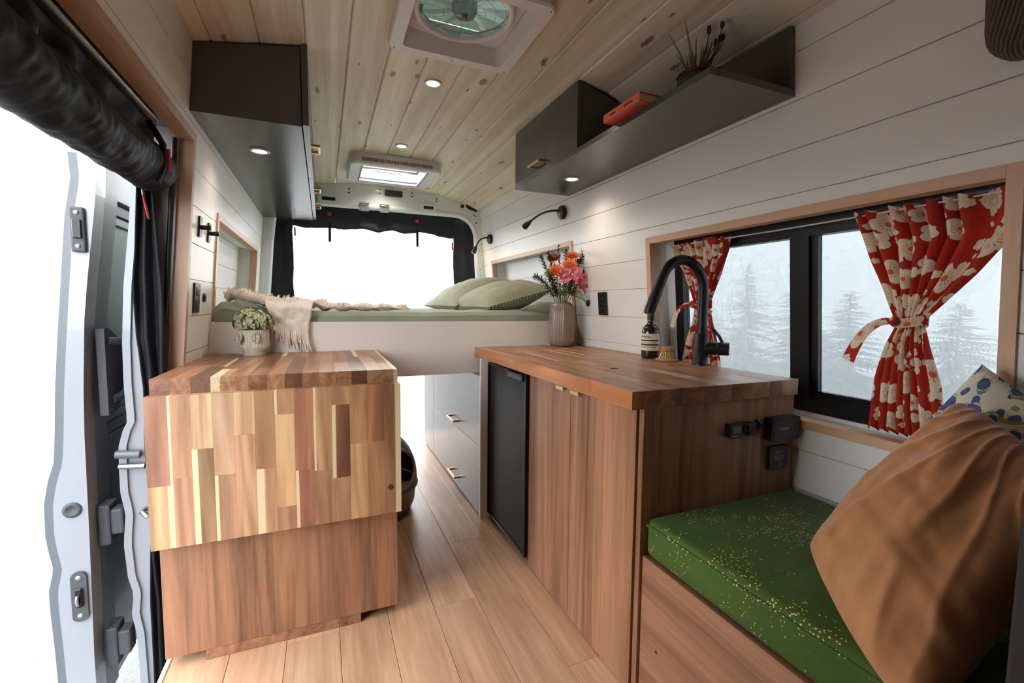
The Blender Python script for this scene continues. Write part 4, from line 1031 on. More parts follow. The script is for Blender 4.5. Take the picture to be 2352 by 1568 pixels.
def variegated():
    n = NT('variegated_leaf'); uv = n.n('UVMap').outputs[0]; s_ = n.n('SeparateXYZ', {0: uv})
    side = n.math('ABSOLUTE', n.math('SUBTRACT', s_.outputs[0], .5))
    vein = n.math('SINE', n.math('ADD', n.math('MULTIPLY', n.math('SUBTRACT', s_.outputs[1], n.math('MULTIPLY', side, .45)), 34), n.math('MULTIPLY', n.noise(n.obj_co(), 160, 2), 5)))
    m_ = n.math('MAXIMUM', n.math('GREATER_THAN', vein, .62), n.math('LESS_THAN', side, .035)); m_ = n.math('MAXIMUM', m_, n.math('GREATER_THAN', side, .46))
    m_ = n.math('MAXIMUM', m_, n.math('GREATER_THAN', n.noise(n.obj_co(), 260, 3, .6), .56))
    return n.bsdf(n.mix(m_, S(222, 222, 182), S(54, 76, 30)), .5)
def potted():
    x, y, z = -.241, 1.925, .7772
    POT = plain('ivory_ceramic', S(206, 196, 180), .4, var=.04)
    t = thing('potted_plant', (x, y, z), 'variegated leafy plant in an ivory ribbed pot on the small counter', 'plant')
    obj('pot', MB().lathe([(.037, 0), (.0385, .003), (.0385, .018), (.050, .030), (.051, .034), (.051, .092), (.0505, .096), (.047, .096), (.046, .085), (0, .085)], (x, y, z), 160, ribs=(40, .0036, 4, 6)), POT, t)
    obj('soil', MB().lathe([(.0455, .084), (.02, .088), (0, .088)], (x, y, z), 20), plain('soil', S(40, 30, 24), .9), t)
    VM = variegated(); rr = random.Random(11)
    for k in range(96):
        a = k*2.39996; th = math.acos(1-1.02*(k+.5)/96); nr = Vector((math.cos(a)*math.sin(th), math.sin(a)*math.sin(th), math.cos(th)))
        dn = Vector((math.cos(a)*math.cos(th), math.sin(a)*math.cos(th), -math.sin(th))); sd = nr.cross(dn)
        d = dn*(.8+.2*rr.random())+sd*(rr.random()-.5)*1.4+nr*.25
        L = .023+.010*rr.random(); sc_ = .85+.25*rr.random()
        base = Vector((x, y, z+.112))+Vector((nr.x*.062*sc_, nr.y*.062*sc_, nr.z*.066*sc_))-d.normalized()*L*.4
        obj('leaf', leaf(MB(), base, d, nr, L, L*.85, .3, uv=True, seg=5), VM, t)
    for sx, sy, sz, q in ((-.038, -.045, .082, -1.9), (.012, -.052, .085, -1.4)):
        obj('leaf', leaf(MB(), (x+sx, y+sy, z+sz), (math.cos(q)*.5, math.sin(q)*.5, -1), (math.cos(q), math.sin(q), .3), .042, .032, .1, uv=True, seg=5), VM, t)
    st_ = MB()
    for k in range(16):
        a = k*2.4; r = .03*math.sqrt(k/16); st_.tube([(x+r*.4*math.cos(a), y+r*.4*math.sin(a), z+.085), (x+r*1.3*math.cos(a), y+r*1.3*math.sin(a), z+.13)], .0015, 5)
    tag(obj('stems', st_, STEMG, t), kind='stuff')
potted()
# ------------------------------------------------------------------ shelf things
def shelf_things():
    z = 1.534
    t = thing('book', (.88, 1.14, z), 'red paperback with an orange spine on the open black shelf', 'book')
    RC = plain('red_cover', S(196, 40, 22), .45); OS = plain('orange_spine', S(226, 110, 70), .5); PG = plain('page_block', S(214, 196, 168), .8)
    x0, x1, y0, y1 = .812, .95, 1.055, 1.228
    obj('cover', MB().box(x0+.0005, x1, y0, y1, z, z+.0015), RC, t); obj('cover', MB().box(x0+.0005, x1, y0, y1, z+.0225, z+.024), RC, t)
    obj('pages', MB().box(x0+.0025, x1-.003, y0+.003, y1-.003, z+.0016, z+.0224), PG, t)
    sp = obj('spine', MB().box(x0-.001, x0+.0004, y0, y1, z, z+.024, .0004), OS, t)
    obj('spine_title', MB().box(x0-.0013, x0-.001, 1.165, 1.195, z+.009, z+.014), PRINTK, sp); obj('spine_title', MB().box(x0-.0013, x0-.001, 1.085, 1.125, z+.010, z+.014), PRINTK, sp)
    obj('cover_print', MB().box(x0+.008, x0+.03, y0+.012, y0+.045, z-.0004, z-.0001), plain('grey_print', S(90, 92, 92), .5), t)
    t = thing('book', (.98, 1.2, z), 'black book lying on the open shelf behind the red paperback', 'book')
    obj('cover', MB().box(.99, 1.10, 1.07, 1.23, z, z+.002), BLACK, t); obj('cover', MB().box(.99, 1.10, 1.07, 1.23, z+.02, z+.022), BLACK, t); obj('pages', MB().box(.993, 1.097, 1.073, 1.227, z+.0021, z+.0199), PG, t)
    x, y = .955, 1.0
    t = thing('plant_basket', (x, y, z), 'brown woven basket of dry grass and seed heads on the shelf', 'plant')
    n = NT('brown_wicker'); co = n.obj_co(); s_ = n.n('SeparateXYZ', {0: co}); wv = n.math('SINE', n.math('MULTIPLY', s_.outputs[2], 900))
    WK = n.bsdf(n.mix(n.math('ADD', .5, n.math('MULTIPLY', wv, .5)), S(70, 44, 30), S(120, 80, 56)), .7, bump=wv, bstr=.6, bdist=.004)
    obj('basket', MB().lathe([(.035, 0), (.045, .01), (.05, .04), (.047, .062), (.042, .066), (.038, .05), (0, .05)], (x, y, z), 28), WK, t)
    obj('rim', MB().tube([(x+.047*math.cos(a), y+.047*math.sin(a), z+.066) for a in [2*math.pi*i/24 for i in range(25)]], .004, 6), plain('glazed_rim', S(52, 28, 24), .25), t)
    gm = MB(); rr = random.Random(5)
    for k in range(44):
        a = rr.random()*6.28; o_ = Vector((math.cos(a), math.sin(a), 0)); L = .05+.05*rr.random()
        leaf(gm, Vector((x, y, z+.06))+o_*.028*rr.random(), o_*(.5+.7*rr.random())+Vector((0, 0, 1)), o_, L, .006, .3*rr.random(), seg=4)
    tag(obj('grass', gm, plain('dry_grass', S(92, 88, 56), .7, var=.3, vscale=50), t), kind='stuff')
    gm = MB()
    for k in range(30):
        a = rr.random()*6.28; c = Vector((x+.035+.02*rr.random(), y-.03+.04*rr.random(), z+.062+.02*rr.random())); leaf(gm, c, (math.cos(a), math.sin(a), .3), (0, 0, 1), .028, .012, .3, seg=3)
    tag(obj('fern_leaves', gm, LEAFG, t), kind='stuff')
    SD = plain('dark_seed_head', S(44, 30, 22), .8)
    for dx, dy, h in ((.01, -.03, .165), (.03, -.01, .185), (.045, -.035, .15), (.035, -.05, .175), (.06, -.03, .16), (.02, -.045, .13)):
        p = Vector((x+dx, y+dy, z+h)); obj('seed_stem', MB().tube(bez((x, y, z+.05), (x, y, z+.1), (p.x, p.y, p.z-.05), p, 6), .0011, 5), SD, t)
        obj('seed_head', MB().lathe([(.001, -.004), (.0052, .002), (.0058, .008), (.004, .014), (.001, .017)], p, 10), SD, t)
    obj('tall_blade', leaf(MB(), (x-.01, y, z+.06), (-.1, .05, 1), (1, 0, 0), .15, .01, .1, seg=6), plain('dry_blade', S(120, 104, 64), .7), t)
    obj('tall_blade', leaf(MB(), (x-.015, y+.01, z+.06), (-.25, .15, 1), (1, 0, 0), .13, .009, .25, seg=6), plain('dry_blade_green', S(96, 96, 56), .7), t)
shelf_things()
# ------------------------------------------------------------------ puck lights
DISC = emis('warm_led', (1, .80, .58, 1), 14); RINGM = plain('satin_nickel_ring', S(196, 186, 172), .35, metal=.5)
def puck(x, y, z, label, watts=10.0):
    t = thing('puck_light', (x, y, z-.006), label, 'light', 'recessed warm puck lights')
    obj('ring', MB().lathe([(.0335, 0), (.0335, -.003), (.030, -.0055), (.0235, -.004), (.0235, -.001)], (x, y, z), 32), RINGM, t)
    obj('lens', MB().lathe([(.0232, -.0015), (.012, -.0032), (.0, -.0034)], (x, y, z), 24), DISC, t)
    add_light('lamp_glow', 'SPOT', (x, y, z-.012), watts, (1, .88, .75), t, .02, math.radians(150))
puck(.399, 1.752, ceil_z(.41)-.0005, 'puck light in the ceiling nearest the roof fan')
puck(.399, 2.487, ceil_z(.41)-.0005, 'puck light in the ceiling just before the skylight')
puck(.392, 3.225, ceil_z(.41)-.0005, 'puck light in the ceiling behind the skylight', 2.5)
puck(-.201, 1.921, 1.5242, 'puck light under the long black overhead cabinet', 2.0)
puck(.996, 1.736, 1.5158, 'puck light under the black open-shelf cabinet', 2.4)
# ------------------------------------------------------------------ roof fan
def roof_fan():
    PL = plain('white_plastic', S(222, 216, 214), .4, var=.02)
    t = thing('roof_fan', (.408, 1.345, 1.775), 'white square roof fan with a clear round blade wheel', 'fan')
    zb = 1.776; n = 7
    O = rrect(.204, .613, 1.150, 1.541, .035, n); I1 = rrect(.244, .574, 1.188, 1.502, .02, n); I2 = rrect(.256, .562, 1.20, 1.49, .02, n)
    N_ = len(O); rows = [([(p[0], p[1]) for p in O], 1.806), (O, zb+.006), (rrect(.208, .609, 1.154, 1.537, .033, n), zb), (I1, zb), (I2, 1.84)]
    vs = []
    for lp, z in rows: vs += [(p[0], p[1], z) for p in lp]
    fs = [(i*N_+j, i*N_+(j+1) % N_, (i+1)*N_+(j+1) % N_, (i+1)*N_+j) for i in range(len(rows)-1) for j in range(N_)]
    obj('frame', MB().add(vs, fs), PL, t)
    c = (.395, 1.325)
    circ = lambda r, k: (c[0]+r*math.cos(2*math.pi*k/48), c[1]+r*math.sin(2*math.pi*k/48))
    outr = [ray_out(rrect(.256, .562, 1.2, 1.49, .02, n), c, 2*math.pi*k/48) for k in range(48)]
    obj('shroud', MB().ring(outr, [circ(.133, k) for k in range(48)], 1.828, 1.834, 'xy'), PL, t)
    obj('ring', MB().tube([(*circ(.137, k), 1.812) for k in range(49)], .009, 8).ring([circ(.14, k) for k in range(48)], [circ(.133, k) for k in range(48)], 1.812, 1.834, 'xy'), PL, t)
    CL = glassy('clear_green_plastic', (.74, .79, .74, 1), haze=((.36, .40, .36, 1), .35))
    for k in range(10):
        a = 2*math.pi*k/10
        f = lambda u, v, a=a: (c[0]+(.036+.094*v)*math.cos(a+u*.56+.18*v), c[1]+(.036+.094*v)*math.sin(a+u*.56+.18*v), 1.818+.016*u-.004*v)
        obj('blade', MB().grid(f, 4, 6), CL, t)
    obj('hub', MB().lathe([(0, -.012), (.03, -.010), (.037, .004), (.037, .03), (.0, .03)], (*c, 1.815), 28), glassy('smoky_plastic', (.62, .66, .64, 1), haze=((.4, .42, .42, 1), .5)), t)
    obj('hub_pin', MB().lathe([(0, -.018), (.008, -.017), (.008, -.004)], (*c, 1.812), 16), plain('grey_plastic', S(110, 110, 112), .5), t)
    wires = MB()
    for q in (.06, .09, .12): wires.tube([(c[0]+q*math.cos(2*math.pi*k/40), c[1]+q*math.sin(2*math.pi*k/40), 1.808) for k in range(41)], .0006, 4)
    for k in range(12): wires.tube([(*circ(.035, k*4), 1.808), (*circ(.136, k*4), 1.809)], .0006, 4)
    tag(obj('guard_wires', wires, plain('guard_wire', S(190, 196, 192), .4), t), kind='stuff')
    for sx, sy in ((.222, 1.52), (.222, 1.17), (.595, 1.52), (.595, 1.17), (.41, 1.522)):
        obj('screw', MB().lathe([(0, -.0022), (.003, -.0018), (.0034, .001)], (sx, sy, zb), 10), STEEL, t)
    obj('sticker', MB().box(.258, .285, 1.36, 1.44, 1.8265, 1.8275), PRINTW, t)
    lid = obj('lid', MB().box(.20, .60, 1.14, 1.55, 1.905, 1.912, .002), glassy('smoked_lid', (.28, .30, .28, 1), haze=((.15, .165, .15, 1), .7)), t)
    lw = MB()
    for a, b2, c2, d in ((.19, .2, 1.13, 1.56), (.60, .61, 1.13, 1.56), (.2, .6, 1.13, 1.14), (.2, .6, 1.55, 1.56)): lw.box(a, b2, c2, d, 1.841, 1.9045)
    obj('roof_collar', lw, PL, t)
roof_fan()
def skylight():
    PL = plain('pale_grey_plastic', S(210, 212, 214), .4, var=.02)
    t = thing('skylight', (.405, 2.86, 1.74), 'pale framed roof skylight with a vent grille', 'skylight')
    n = 7; x0, x1, y0, y1 = .150, .662, 2.655, 3.075; zb = 1.738
    O = rrect(x0, x1, y0, y1, .05, n); O2 = rrect(x0+.008, x1-.008, y0+.008, y1-.008, .045, n); I = rrect(.222, .575, 2.70, 3.022, .004, n); N_ = len(O)
    rows = [(O, 1.80), (O, zb+.008), (O2, zb), (I, zb), (I, 1.80)]; vs = []
    for lp, z in rows: vs += [(p[0], p[1], z) for p in lp]
    obj('frame', MB().add(vs, [(i*N_+j, i*N_+(j+1) % N_, (i+1)*N_+(j+1) % N_, (i+1)*N_+j) for i in range(4) for j in range(N_)]), PL, t)
    obj('pane', MB().box(.20, .60, 2.68, 3.04, 1.842, 1.845), glassy('frosted_acrylic', (.95, .95, .98, 1), haze=((.9, .9, .92, 1), .4)), t)
    gr_ = plain('grille_shadow', S(70, 56, 46), .8)
    for k in range(62):
        xx = .212+k*.0063; obj('vent_slot', MB().box(xx, xx+.0034, y0-.0006, y0+.002, 1.753, 1.772), gr_, t)
    RL = plain('rail_grey', S(150, 152, 158), .3, metal=.6)
    for a, b2, c2, d in ((.214, .2215, 2.70, 3.03), (.5755, .5865, 2.70, 3.03), (.222, .575, 3.0225, 3.03)): obj('blind_rail', MB().box(a, b2, c2, d, zb-.004, zb+.006, .001), RL, t)
    obj('blind_bar', MB().box(.224, .573, 2.985, 3.0, zb+.006, zb+.016, .002), RL, t)
    obj('sticker', MB().box(.318, .408, 2.90, 2.955, 1.8395, 1.8405), PRINTW, t)
    for a in (.325, .372): obj('sticker_print', MB().box(a, a+.028, 2.925, 2.929, 1.8388, 1.8394), plain('grey_ink', S(120, 120, 130), .6), t)
skylight()
# ------------------------------------------------------------------ reading lamps
def reading_lamp(y, z, pts, label, lit):
    b0 = Vector(WP('R', .001, y, z)); nr = Vector((-1, 0, -.09)).normalized()
    t = thing('reading_lamp', tuple(b0), label, 'lamp', 'gooseneck reading lamps')
    obj('base', MB().lathe([(.034, 0), (.034, .016), (.031, .020), (0, .020)], b0, 28, nr), BLACK, t)
    obj('switch', MB().lathe([(.0035, 0), (.003, .0025)], b0+nr*.02+Vector((0, 0, -.016)), 10, nr), plain('lamp_switch', S(170, 170, 172), .4), t)
    p = [b0+nr*.018+Vector((0, 0, .008))]+[Vector(q) for q in pts]
    path = bez(p[0], p[1], p[2], p[3], 16)
    obj('gooseneck', MB().tube(path, .0055, 8), BLACK, t)
    d = (path[-1]-path[-2]).normalized(); e = path[-1]
    h = obj('lamp_head', MB().tube([e-d*.002, e+d*.012, e+d*.03, e+d*.052, e+d*.056], [.0065, .011, .0155, .0172, .0165], 16), BLACK, t)
    obj('lens', MB().lathe([(.0145, .0005), (.0, .0012)], e+d*.056, 16, d), DISC if lit else plain('lamp_lens', S(60, 60, 60), .2), h)
    if lit: add_light('lamp_glow', 'POINT', tuple(e+d*.075), .25, (1, .72, .45), t, .012)
reading_lamp(2.073, 1.448, [(1.07, 2.10, 1.462), (1.07, 2.20, 1.462), (1.048, 2.265, 1.428)], 'gooseneck reading lamp nearer the camera, switched off', False)
reading_lamp(3.155, 1.455, [(1.09, 3.16, 1.465), (1.06, 3.18, 1.46), (1.045, 3.20, 1.405)], 'lit gooseneck reading lamp by the rear doorway', True)
# ------------------------------------------------------------------ sockets, switches and hooks
def onwall(side, off0, off1, y0, y1, z0, z1, bev=.003):
    b = MB(); poly = rrect(y0, y1, z0, z1, bev, 3); n = len(poly)
    vs = [WP(side, off0, *p) for p in poly]+[WP(side, off1, *p) for p in poly]
    return b.add(vs, [tuple(range(n))[::-1], tuple(range(n, 2*n))]+[(i, (i+1) % n, n+(i+1) % n, n+i) for i in range(n)])
SLOT = plain('socket_grey', S(120, 120, 122), .5)
def outlet(side, y0, y1, z0, z1, label):
    t = thing('wall_outlet', WP(side, .001, (y0+y1)/2, z0), label, 'outlet')
    obj('cover_plate', onwall(side, .0008, .006, y0, y1, z0, z1), BLACK, t)
    ym = (y0+y1)/2; h = z1-z0
    for k in (.28, .72):
        s_ = obj('socket', onwall(side, .006, .0075, ym-.015, ym+.015, z0+h*k-.014, z0+h*k+.014, .004), BLACKM, t)
        for dy in (-.006, .006): obj('socket_slot', onwall(side, .0075, .0079, ym+dy-.0013, ym+dy+.0013, z0+h*k-.003, z0+h*k+.006, .0005), SLOT, s_)
    for k in (.06, .94): obj('screw', onwall(side, .006, .0066, ym-.002, ym+.002, z0+h*k-.002, z0+h*k+.002, .0019), SLOT, t)
outlet('R', 1.724, 1.792, .932, 1.036, 'black double socket on the right wall next to the vase')
outlet('L', 1.752, 1.818, .937, 1.035, 'black double socket on the left wall above the small counter')
def round_socket(side, y, z, r, label):
    t = thing('round_socket', WP(side, .001, y, z-r), label, 'socket')
    nr = Vector((-1, 0, -.09)) if side == 'R' else Vector((1, 0, -.08))
    obj('socket_ring', MB().lathe([(r, 0), (r, .004), (r*.8, .006), (0, .006)], WP(side, .001, y, z), 24, nr), BLACK, t)
    for dz in (-.005, .005): obj('socket_slot', MB().lathe([(.0022, 0), (.002, .0008)], Vector(WP(side, .001, y, z+dz))+nr.normalized()*.006, 8, nr), SLOT, t)
round_socket('R', 1.885, .988, .0165, 'small round black socket beside the double socket on the right wall')
round_socket('L', 1.895, .989, .0155, 'small round black socket beside the double socket on the left wall')
def wall_hook(y, z0, z1, label):
    t = thing('wall_hook', WP('L', .001, y, z0), label, 'hook', 'black peg hooks on the left wall')
    obj('plate', onwall('L', .0008, .006, y-.017, y+.017, z0, z1), BLACK, t)
    p = Vector(WP('L', .006, y, (z0+z1)/2-.002)); obj('peg', MB().tube([p, p+Vector((.012, 0, 0)), p+Vector((.026, 0, 0)), p+Vector((.028, 0, 0))], [.0075, .0075, .0085, .007], 14), BLACK, t)
    for k in (.12, .88): obj('screw', onwall('L', .006, .0066, y-.002, y+.002, z0+(z1-z0)*k-.002, z0+(z1-z0)*k+.002, .0019), SLOT, t)
wall_hook(1.788, 1.186, 1.252, 'black peg hook nearer the sliding door'); wall_hook(1.915, 1.184, 1.25, 'black peg hook nearer the bed niche')
# ------------------------------------------------------------------ controls on the end panel
def controls():
    y = .8455
    def slab(x0, x1, z0, z1, d0, d1, r=.005): return MB().prism(rrect(x0, x1, z0, z1, r, 4), y-d1, y-d0)
    SCRN = plain('dim_display', S(96, 98, 92), .3)
    t = thing('heater_control', (.995, y, .638), 'small black heater control with a round dial', 'control')
    obj('case', slab(.95, 1.039, .638, .673, 0, .02), BLACK, t); obj('display', slab(.957, .985, .650, .668, .02, .0206, .001), SCRN, t)
    obj('dial', MB().lathe([(.013, 0), (.0125, .006), (0, .007)], (1.008, y-.0201, .6565), 24, (0, -1, 0)), BLACKM, t)
    obj('indicator', MB().lathe([(.0042, 0), (.003, .002), (0, .0026)], (1.0455, y, .6475), 12, (0, -1, 0)), emis('red_led', (1, .02, .02, 1), 1.2), t)
    obj('print_line', slab(.957, .975, .6425, .6437, .02, .0203, .0004), PRINTW, t)
    t = thing('push_switch', (1.066, y, .648), 'round black push switch between the two control boxes', 'switch')
    obj('ring', MB().lathe([(.0135, 0), (.0135, .006), (.011, .008), (0, .008)], (1.066, y, .661), 24, (0, -1, 0)), BLACK, t); obj('button', MB().lathe([(.008, 0), (.0075, .003), (0, .0034)], (1.066, y-.008, .661), 20, (0, -1, 0)), BLACKM, t)
    t = thing('solar_control', (1.148, y, .615), 'larger black control box with white lettering', 'control')
    obj('case', slab(1.094, 1.203, .6155, .678, 0, .024, .006), BLACK, t); obj('front_plate', slab(1.103, 1.198, .622, .672, .024, .0255, .003), RUBBER, t)
    obj('button', MB().lathe([(.0065, 0), (.006, .002), (0, .0022)], (1.186, y-.0256, .655), 18, (0, -1, 0)), BLACK, t)
    lettering('RENOGY', .0085, (1.145, y-.0257, .648), (1, 0, 0), (0, 0, 1), PRINTW, t); obj('logo', slab(1.1175, 1.124, .645, .6515, .0255, .0258, .002), TEAL, t)
    t = thing('battery_monitor', (1.145, y, .53), 'flat black battery monitor with a grey display', 'monitor')
    obj('case', slab(1.109, 1.181, .53, .596, 0, .011, .007), BLACK, t); obj('display', slab(1.127, 1.163, .556, .571, .011, .0115, .001), SCRN, t)
    obj('print_line', slab(1.13, 1.165, .578, .5795, .011, .0113, .0004), PRINTW, t)
    for dx, dz in ((-.010, 0), (.010, 0), (0, .0055), (0, -.0055)): obj('button', MB().tube([(1.146+dx+.0035*math.cos(q), y-.0113, .543+dz+.0035*math.sin(q)) for q in [2*math.pi*k/14 for k in range(15)]], .0005, 4), PRINTW, t)
controls()
# ------------------------------------------------------------------ rear insect screen and hinge brackets
def rear_screen():
    t = thing('rear_screen', (.39, 3.43, 0), 'dark navy insect screen rolled open around the rear doorway', 'screen')
    def side(x0f, x1f, z0, z1, seed, n=40):
        f = lambda u, v: (x0f(z0+(z1-z0)*v)*(1-u)+x1f(z0+(z1-z0)*v)*u, 3.432+.008*vnoise(u*7+seed, v*5)+.006*math.sin(u*9+v*3), z0+(z1-z0)*v)
        return MB().grid(f, 16, n)
    obj('side_panel', side(lambda z: -.40+.045*max(0, z-.4), lambda z: -.178+.006*vnoise(z*9, 1), -.04, 1.62, 1), SCREEN, t, solid=.006)
    obj('side_panel', side(lambda z: .945-.03*max(0, z-1.0)+.006*vnoise(z*9, 4), lambda z: 1.18-.04*max(0, z-.4), -.04, 1.62, 5), SCREEN, t, solid=.006)
    f = lambda u, v: (-.36+1.48*u, 3.43+.010*vnoise(u*9, v*3)+.012*math.sin(math.pi*v), 1.70+(1.50+.012*vnoise(u*16, 3)+.006*vnoise(u*40, 5)-.03*max(0, u-.75)/.25*.8-1.70)*v)
    obj('top_roll', MB().grid(f, 90, 10), SCREEN, t, solid=.01)
    for x in (.053, .657):
        obj('strap', MB().box(x-.009, x+.009, 3.418, 3.4205, 1.40, 1.53), NYLON, t)
        obj('red_tab', MB().box(x-.012, x+.012, 3.4165, 3.419, 1.578, 1.60), RED, t)
    for x, z in ((-.165, 1.455), (.925, 1.42)): obj('red_tab', MB().box(x-.006, x+.006, 3.417, 3.42, z-.03, z+.03), RED, t)
rear_screen()
for i, x in enumerate((.277, .413)):
    t = thing('hinge_bracket', (x, 3.345, 1.613), ('left' if i == 0 else 'right')+' one of the two steel brackets on the rear door header', 'bracket')
    obj('plate', MB().box(x-.031, x+.031, 3.349, 3.352, 1.616, 1.668, .0008), STEEL, t); obj('top_plate', MB().box(x-.034, x+.034, 3.340, 3.3485, 1.666, 1.672, .001), STEEL, t)
    obj('barrel', MB().tube([(x-.02, 3.345, 1.66), (x+.02, 3.345, 1.66)], .006, 10), STEEL, t)
    for dx, dz in ((0, .638), (-.02, .625), (.02, .625)): obj('screw', MB().lathe([(.0045, 0), (.003, .0025)], (x+dx, 3.349, 1+dz), 10, (0, -1, 0)), STEEL, t)
# ------------------------------------------------------------------ litter box
def litter():
    x, y = .205, 2.165; r = .196
    PL = plain('taupe_plastic', S(122, 112, 104), .35, var=.03)
    t = thing('litter_box', (x, y, 0), 'taupe domed pet litter box on the floor behind the low cabinet', 'litter box')
    obj('tray', MB().lathe([(.13, .0005), (.17, .012), (.186, .05), (.19, .10), (.2, .118), (.203, .13), (.196, .138)], (x, y, 0), 48), PL, t)
    az0, el0 = math.radians(-62), .42
    def P(az, el):
        cz = math.sin(el); return Vector((x+r*math.cos(el)**.75*math.cos(az), y+r*math.cos(el)**.75*math.sin(az), .139+.235*cz))
    mb = MB(); nu, nv = 96, 28; vs = []; fs = []
    for i in range(nv+1):
        for j in range(nu): vs.append(P(2*math.pi*j/nu, (math.pi/2)*i/nv*.999))
    inside = lambda az, el: (((az-az0+math.pi) % (2*math.pi)-math.pi)/.72)**2+((el-el0)/.40)**2 < 1
    for i in range(nv):
        for j in range(nu):
            az, el = 2*math.pi*(j+.5)/nu, (math.pi/2)*(i+.5)/nv
            if not inside(az, el): fs.append((i*nu+j, i*nu+(j+1) % nu, (i+1)*nu+(j+1) % nu, (i+1)*nu+j))
    mb.add(vs, fs, True); obj('hood', mb, PL, t, solid=.005)
    obj('opening_rim', MB().tube([P(az0+.735*math.cos(q), el0+.41*math.sin(q)) for q in [2*math.pi*k/40 for k in range(41)]], .009, 8), PL, t)
litter()
# ------------------------------------------------------------------ sliding door side
DOUT = [(-0.608, 1.369), (-0.605, 1.295), (-0.623, 1.187), (-0.654, 0.861), (-0.665, 0.731), (-0.672, 0.614), (-0.678, 0.537), (-0.693, 0.487), (-0.704, 0.424), (-0.706, 0.337), (-0.701, 0.287), (-0.694, 0.24), (-0.707, 0.181), (-0.707, 0.127), (-0.703, -0.001), (-0.70, -0.2)]
DIN = [(-0.546, 1.36), (-0.551, 1.262), (-0.562, 1.17), (-0.581, 1.02), (-0.592, 0.917), (-0.603, 0.727), (-0.607, 0.607), (-0.611, 0.296), (-0.617, -0.028), (-0.616, -0.2)]
PL_ = [(-0.484, 1.36), (-0.497, 1.206), (-0.519, 1.012), (-0.529, 0.854), (-0.531, 0.734), (-0.528, 0.626), (-0.539, 0.603), (-0.551, 0.557), (-0.553, 0.477), (-0.553, 0.419), (-0.544, 0.353), (-0.55, 0.291), (-0.552, 0.258), (-0.547, 0.16), (-0.536, 0.109), (-0.543, 0.046), (-0.534, -0.016), (-0.53, -0.25)]
PR_ = [(-0.45, 1.36), (-0.462, 1.208), (-0.476, 1.051), (-0.482, 0.874), (-0.482, 0.813), (-0.482, 0.72), (-0.485, 0.581), (-0.486, 0.534), (-0.488, 0.246), (-0.490, 0.049), (-0.492, -0.25)]
def lin(tab, z):
    for (x0, z0), (x1, z1) in zip(tab, tab[1:]):
        if z1 <= z <= z0: return x0+(x1-x0)*(z0-z)/(z0-z1)
    return tab[0][0] if z > tab[0][1] else tab[-1][0]
def band(tabA, tabB, zs, y0, y1, roundA=0.0):
    """vertical slab between two x(z) outlines"""
    vs = []; fs = []; n = len(zs)
    for z in zs:
        a, b2 = lin(tabA, z), lin(tabB, z); vs += [(a, y0, z), (b2, y0, z), (b2, y1, z), (a, y1, z)]
    for i in range(n-1):
        for k in range(4): fs.append((i*4+k, i*4+(k+1) % 4, (i+1)*4+(k+1) % 4, (i+1)*4+k))
    fs += [(3, 2, 1, 0), tuple((n-1)*4+k for k in range(4))]
    return MB().add(vs, fs)
def zrange(a, b2, n): return [a+(b2-a)*i/n for i in range(n+1)]
door = thing('door_1', (-.65, 2.1, -.2), 'open white sliding door standing outside the side opening', 'door', kind='structure')
inset = [(x+.022, z) for x, z in DOUT]
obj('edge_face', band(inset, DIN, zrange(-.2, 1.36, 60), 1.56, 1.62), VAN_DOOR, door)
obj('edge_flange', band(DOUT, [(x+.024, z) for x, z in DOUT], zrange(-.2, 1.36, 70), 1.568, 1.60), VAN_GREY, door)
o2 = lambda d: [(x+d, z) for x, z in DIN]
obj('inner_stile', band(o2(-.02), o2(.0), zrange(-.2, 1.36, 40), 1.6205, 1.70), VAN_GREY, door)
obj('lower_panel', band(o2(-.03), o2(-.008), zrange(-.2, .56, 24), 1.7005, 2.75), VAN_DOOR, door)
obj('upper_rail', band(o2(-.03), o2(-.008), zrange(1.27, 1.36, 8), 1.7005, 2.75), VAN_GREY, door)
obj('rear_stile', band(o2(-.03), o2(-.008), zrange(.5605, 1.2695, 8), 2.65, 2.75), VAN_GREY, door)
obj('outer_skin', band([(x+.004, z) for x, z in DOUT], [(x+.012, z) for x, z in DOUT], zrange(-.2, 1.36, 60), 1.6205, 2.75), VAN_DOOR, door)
obj('window_pane', band(o2(-.034), o2(-.030), zrange(.66, 1.2, 12), 1.701, 2.649), plain('mesh_glass', S(112, 124, 118), .35, bump=.1, bscale=500), door)
for z0, z1, d, mt in ((1.205, 1.225, -.022, VAN_DOOR), (1.235, 1.262, -.024, VAN_GREY), (.635, .655, -.022, VAN_DOOR), (.60, .625, -.020, VAN_GREY), (.565, .592, -.016, VAN_DOOR)):
    obj('window_bar', band(o2(d-.008), o2(d), zrange(z0, z1, 2), 1.701, 2.649), mt, door)
# latches, plug, grip and bumpers on the door
lt_ = obj('latch', MB().box(-.605, -.575, 1.548, 1.5595, 1.10, 1.217, .004, 2), RUBBER, door)
for z in (1.115, 1.202): obj('bolt', MB().lathe([(.0065, 0), (.004, .003), (0, .003)], (-.59, 1.548, z), 14, (0, -1, 0)), STEEL, lt_)
obj('latch_jaw', MB().box(-.600, -.580, 1.543, 1.5475, 1.135, 1.185, .003), BLACK, lt_)
obj('plug', MB().lathe([(.021, 0), (.021, .003), (.013, .005), (.010, .002), (0, .001)], (-.643, 1.5595, .404), 28, (0, -1, 0)), RUBBER, door)
lo = obj('lower_latch', MB().prism([(p[0], p[1]) for p in rrect(-.655, -.620, .087, .228, .015, 4)], 1.552, 1.5595), RUBBER, door)
for z in (.103, .212): obj('bolt', MB().lathe([(.0075, 0), (.005, .003), (0, .003)], (-.637, 1.552, z), 14, (0, -1, 0)), STEEL, lo)
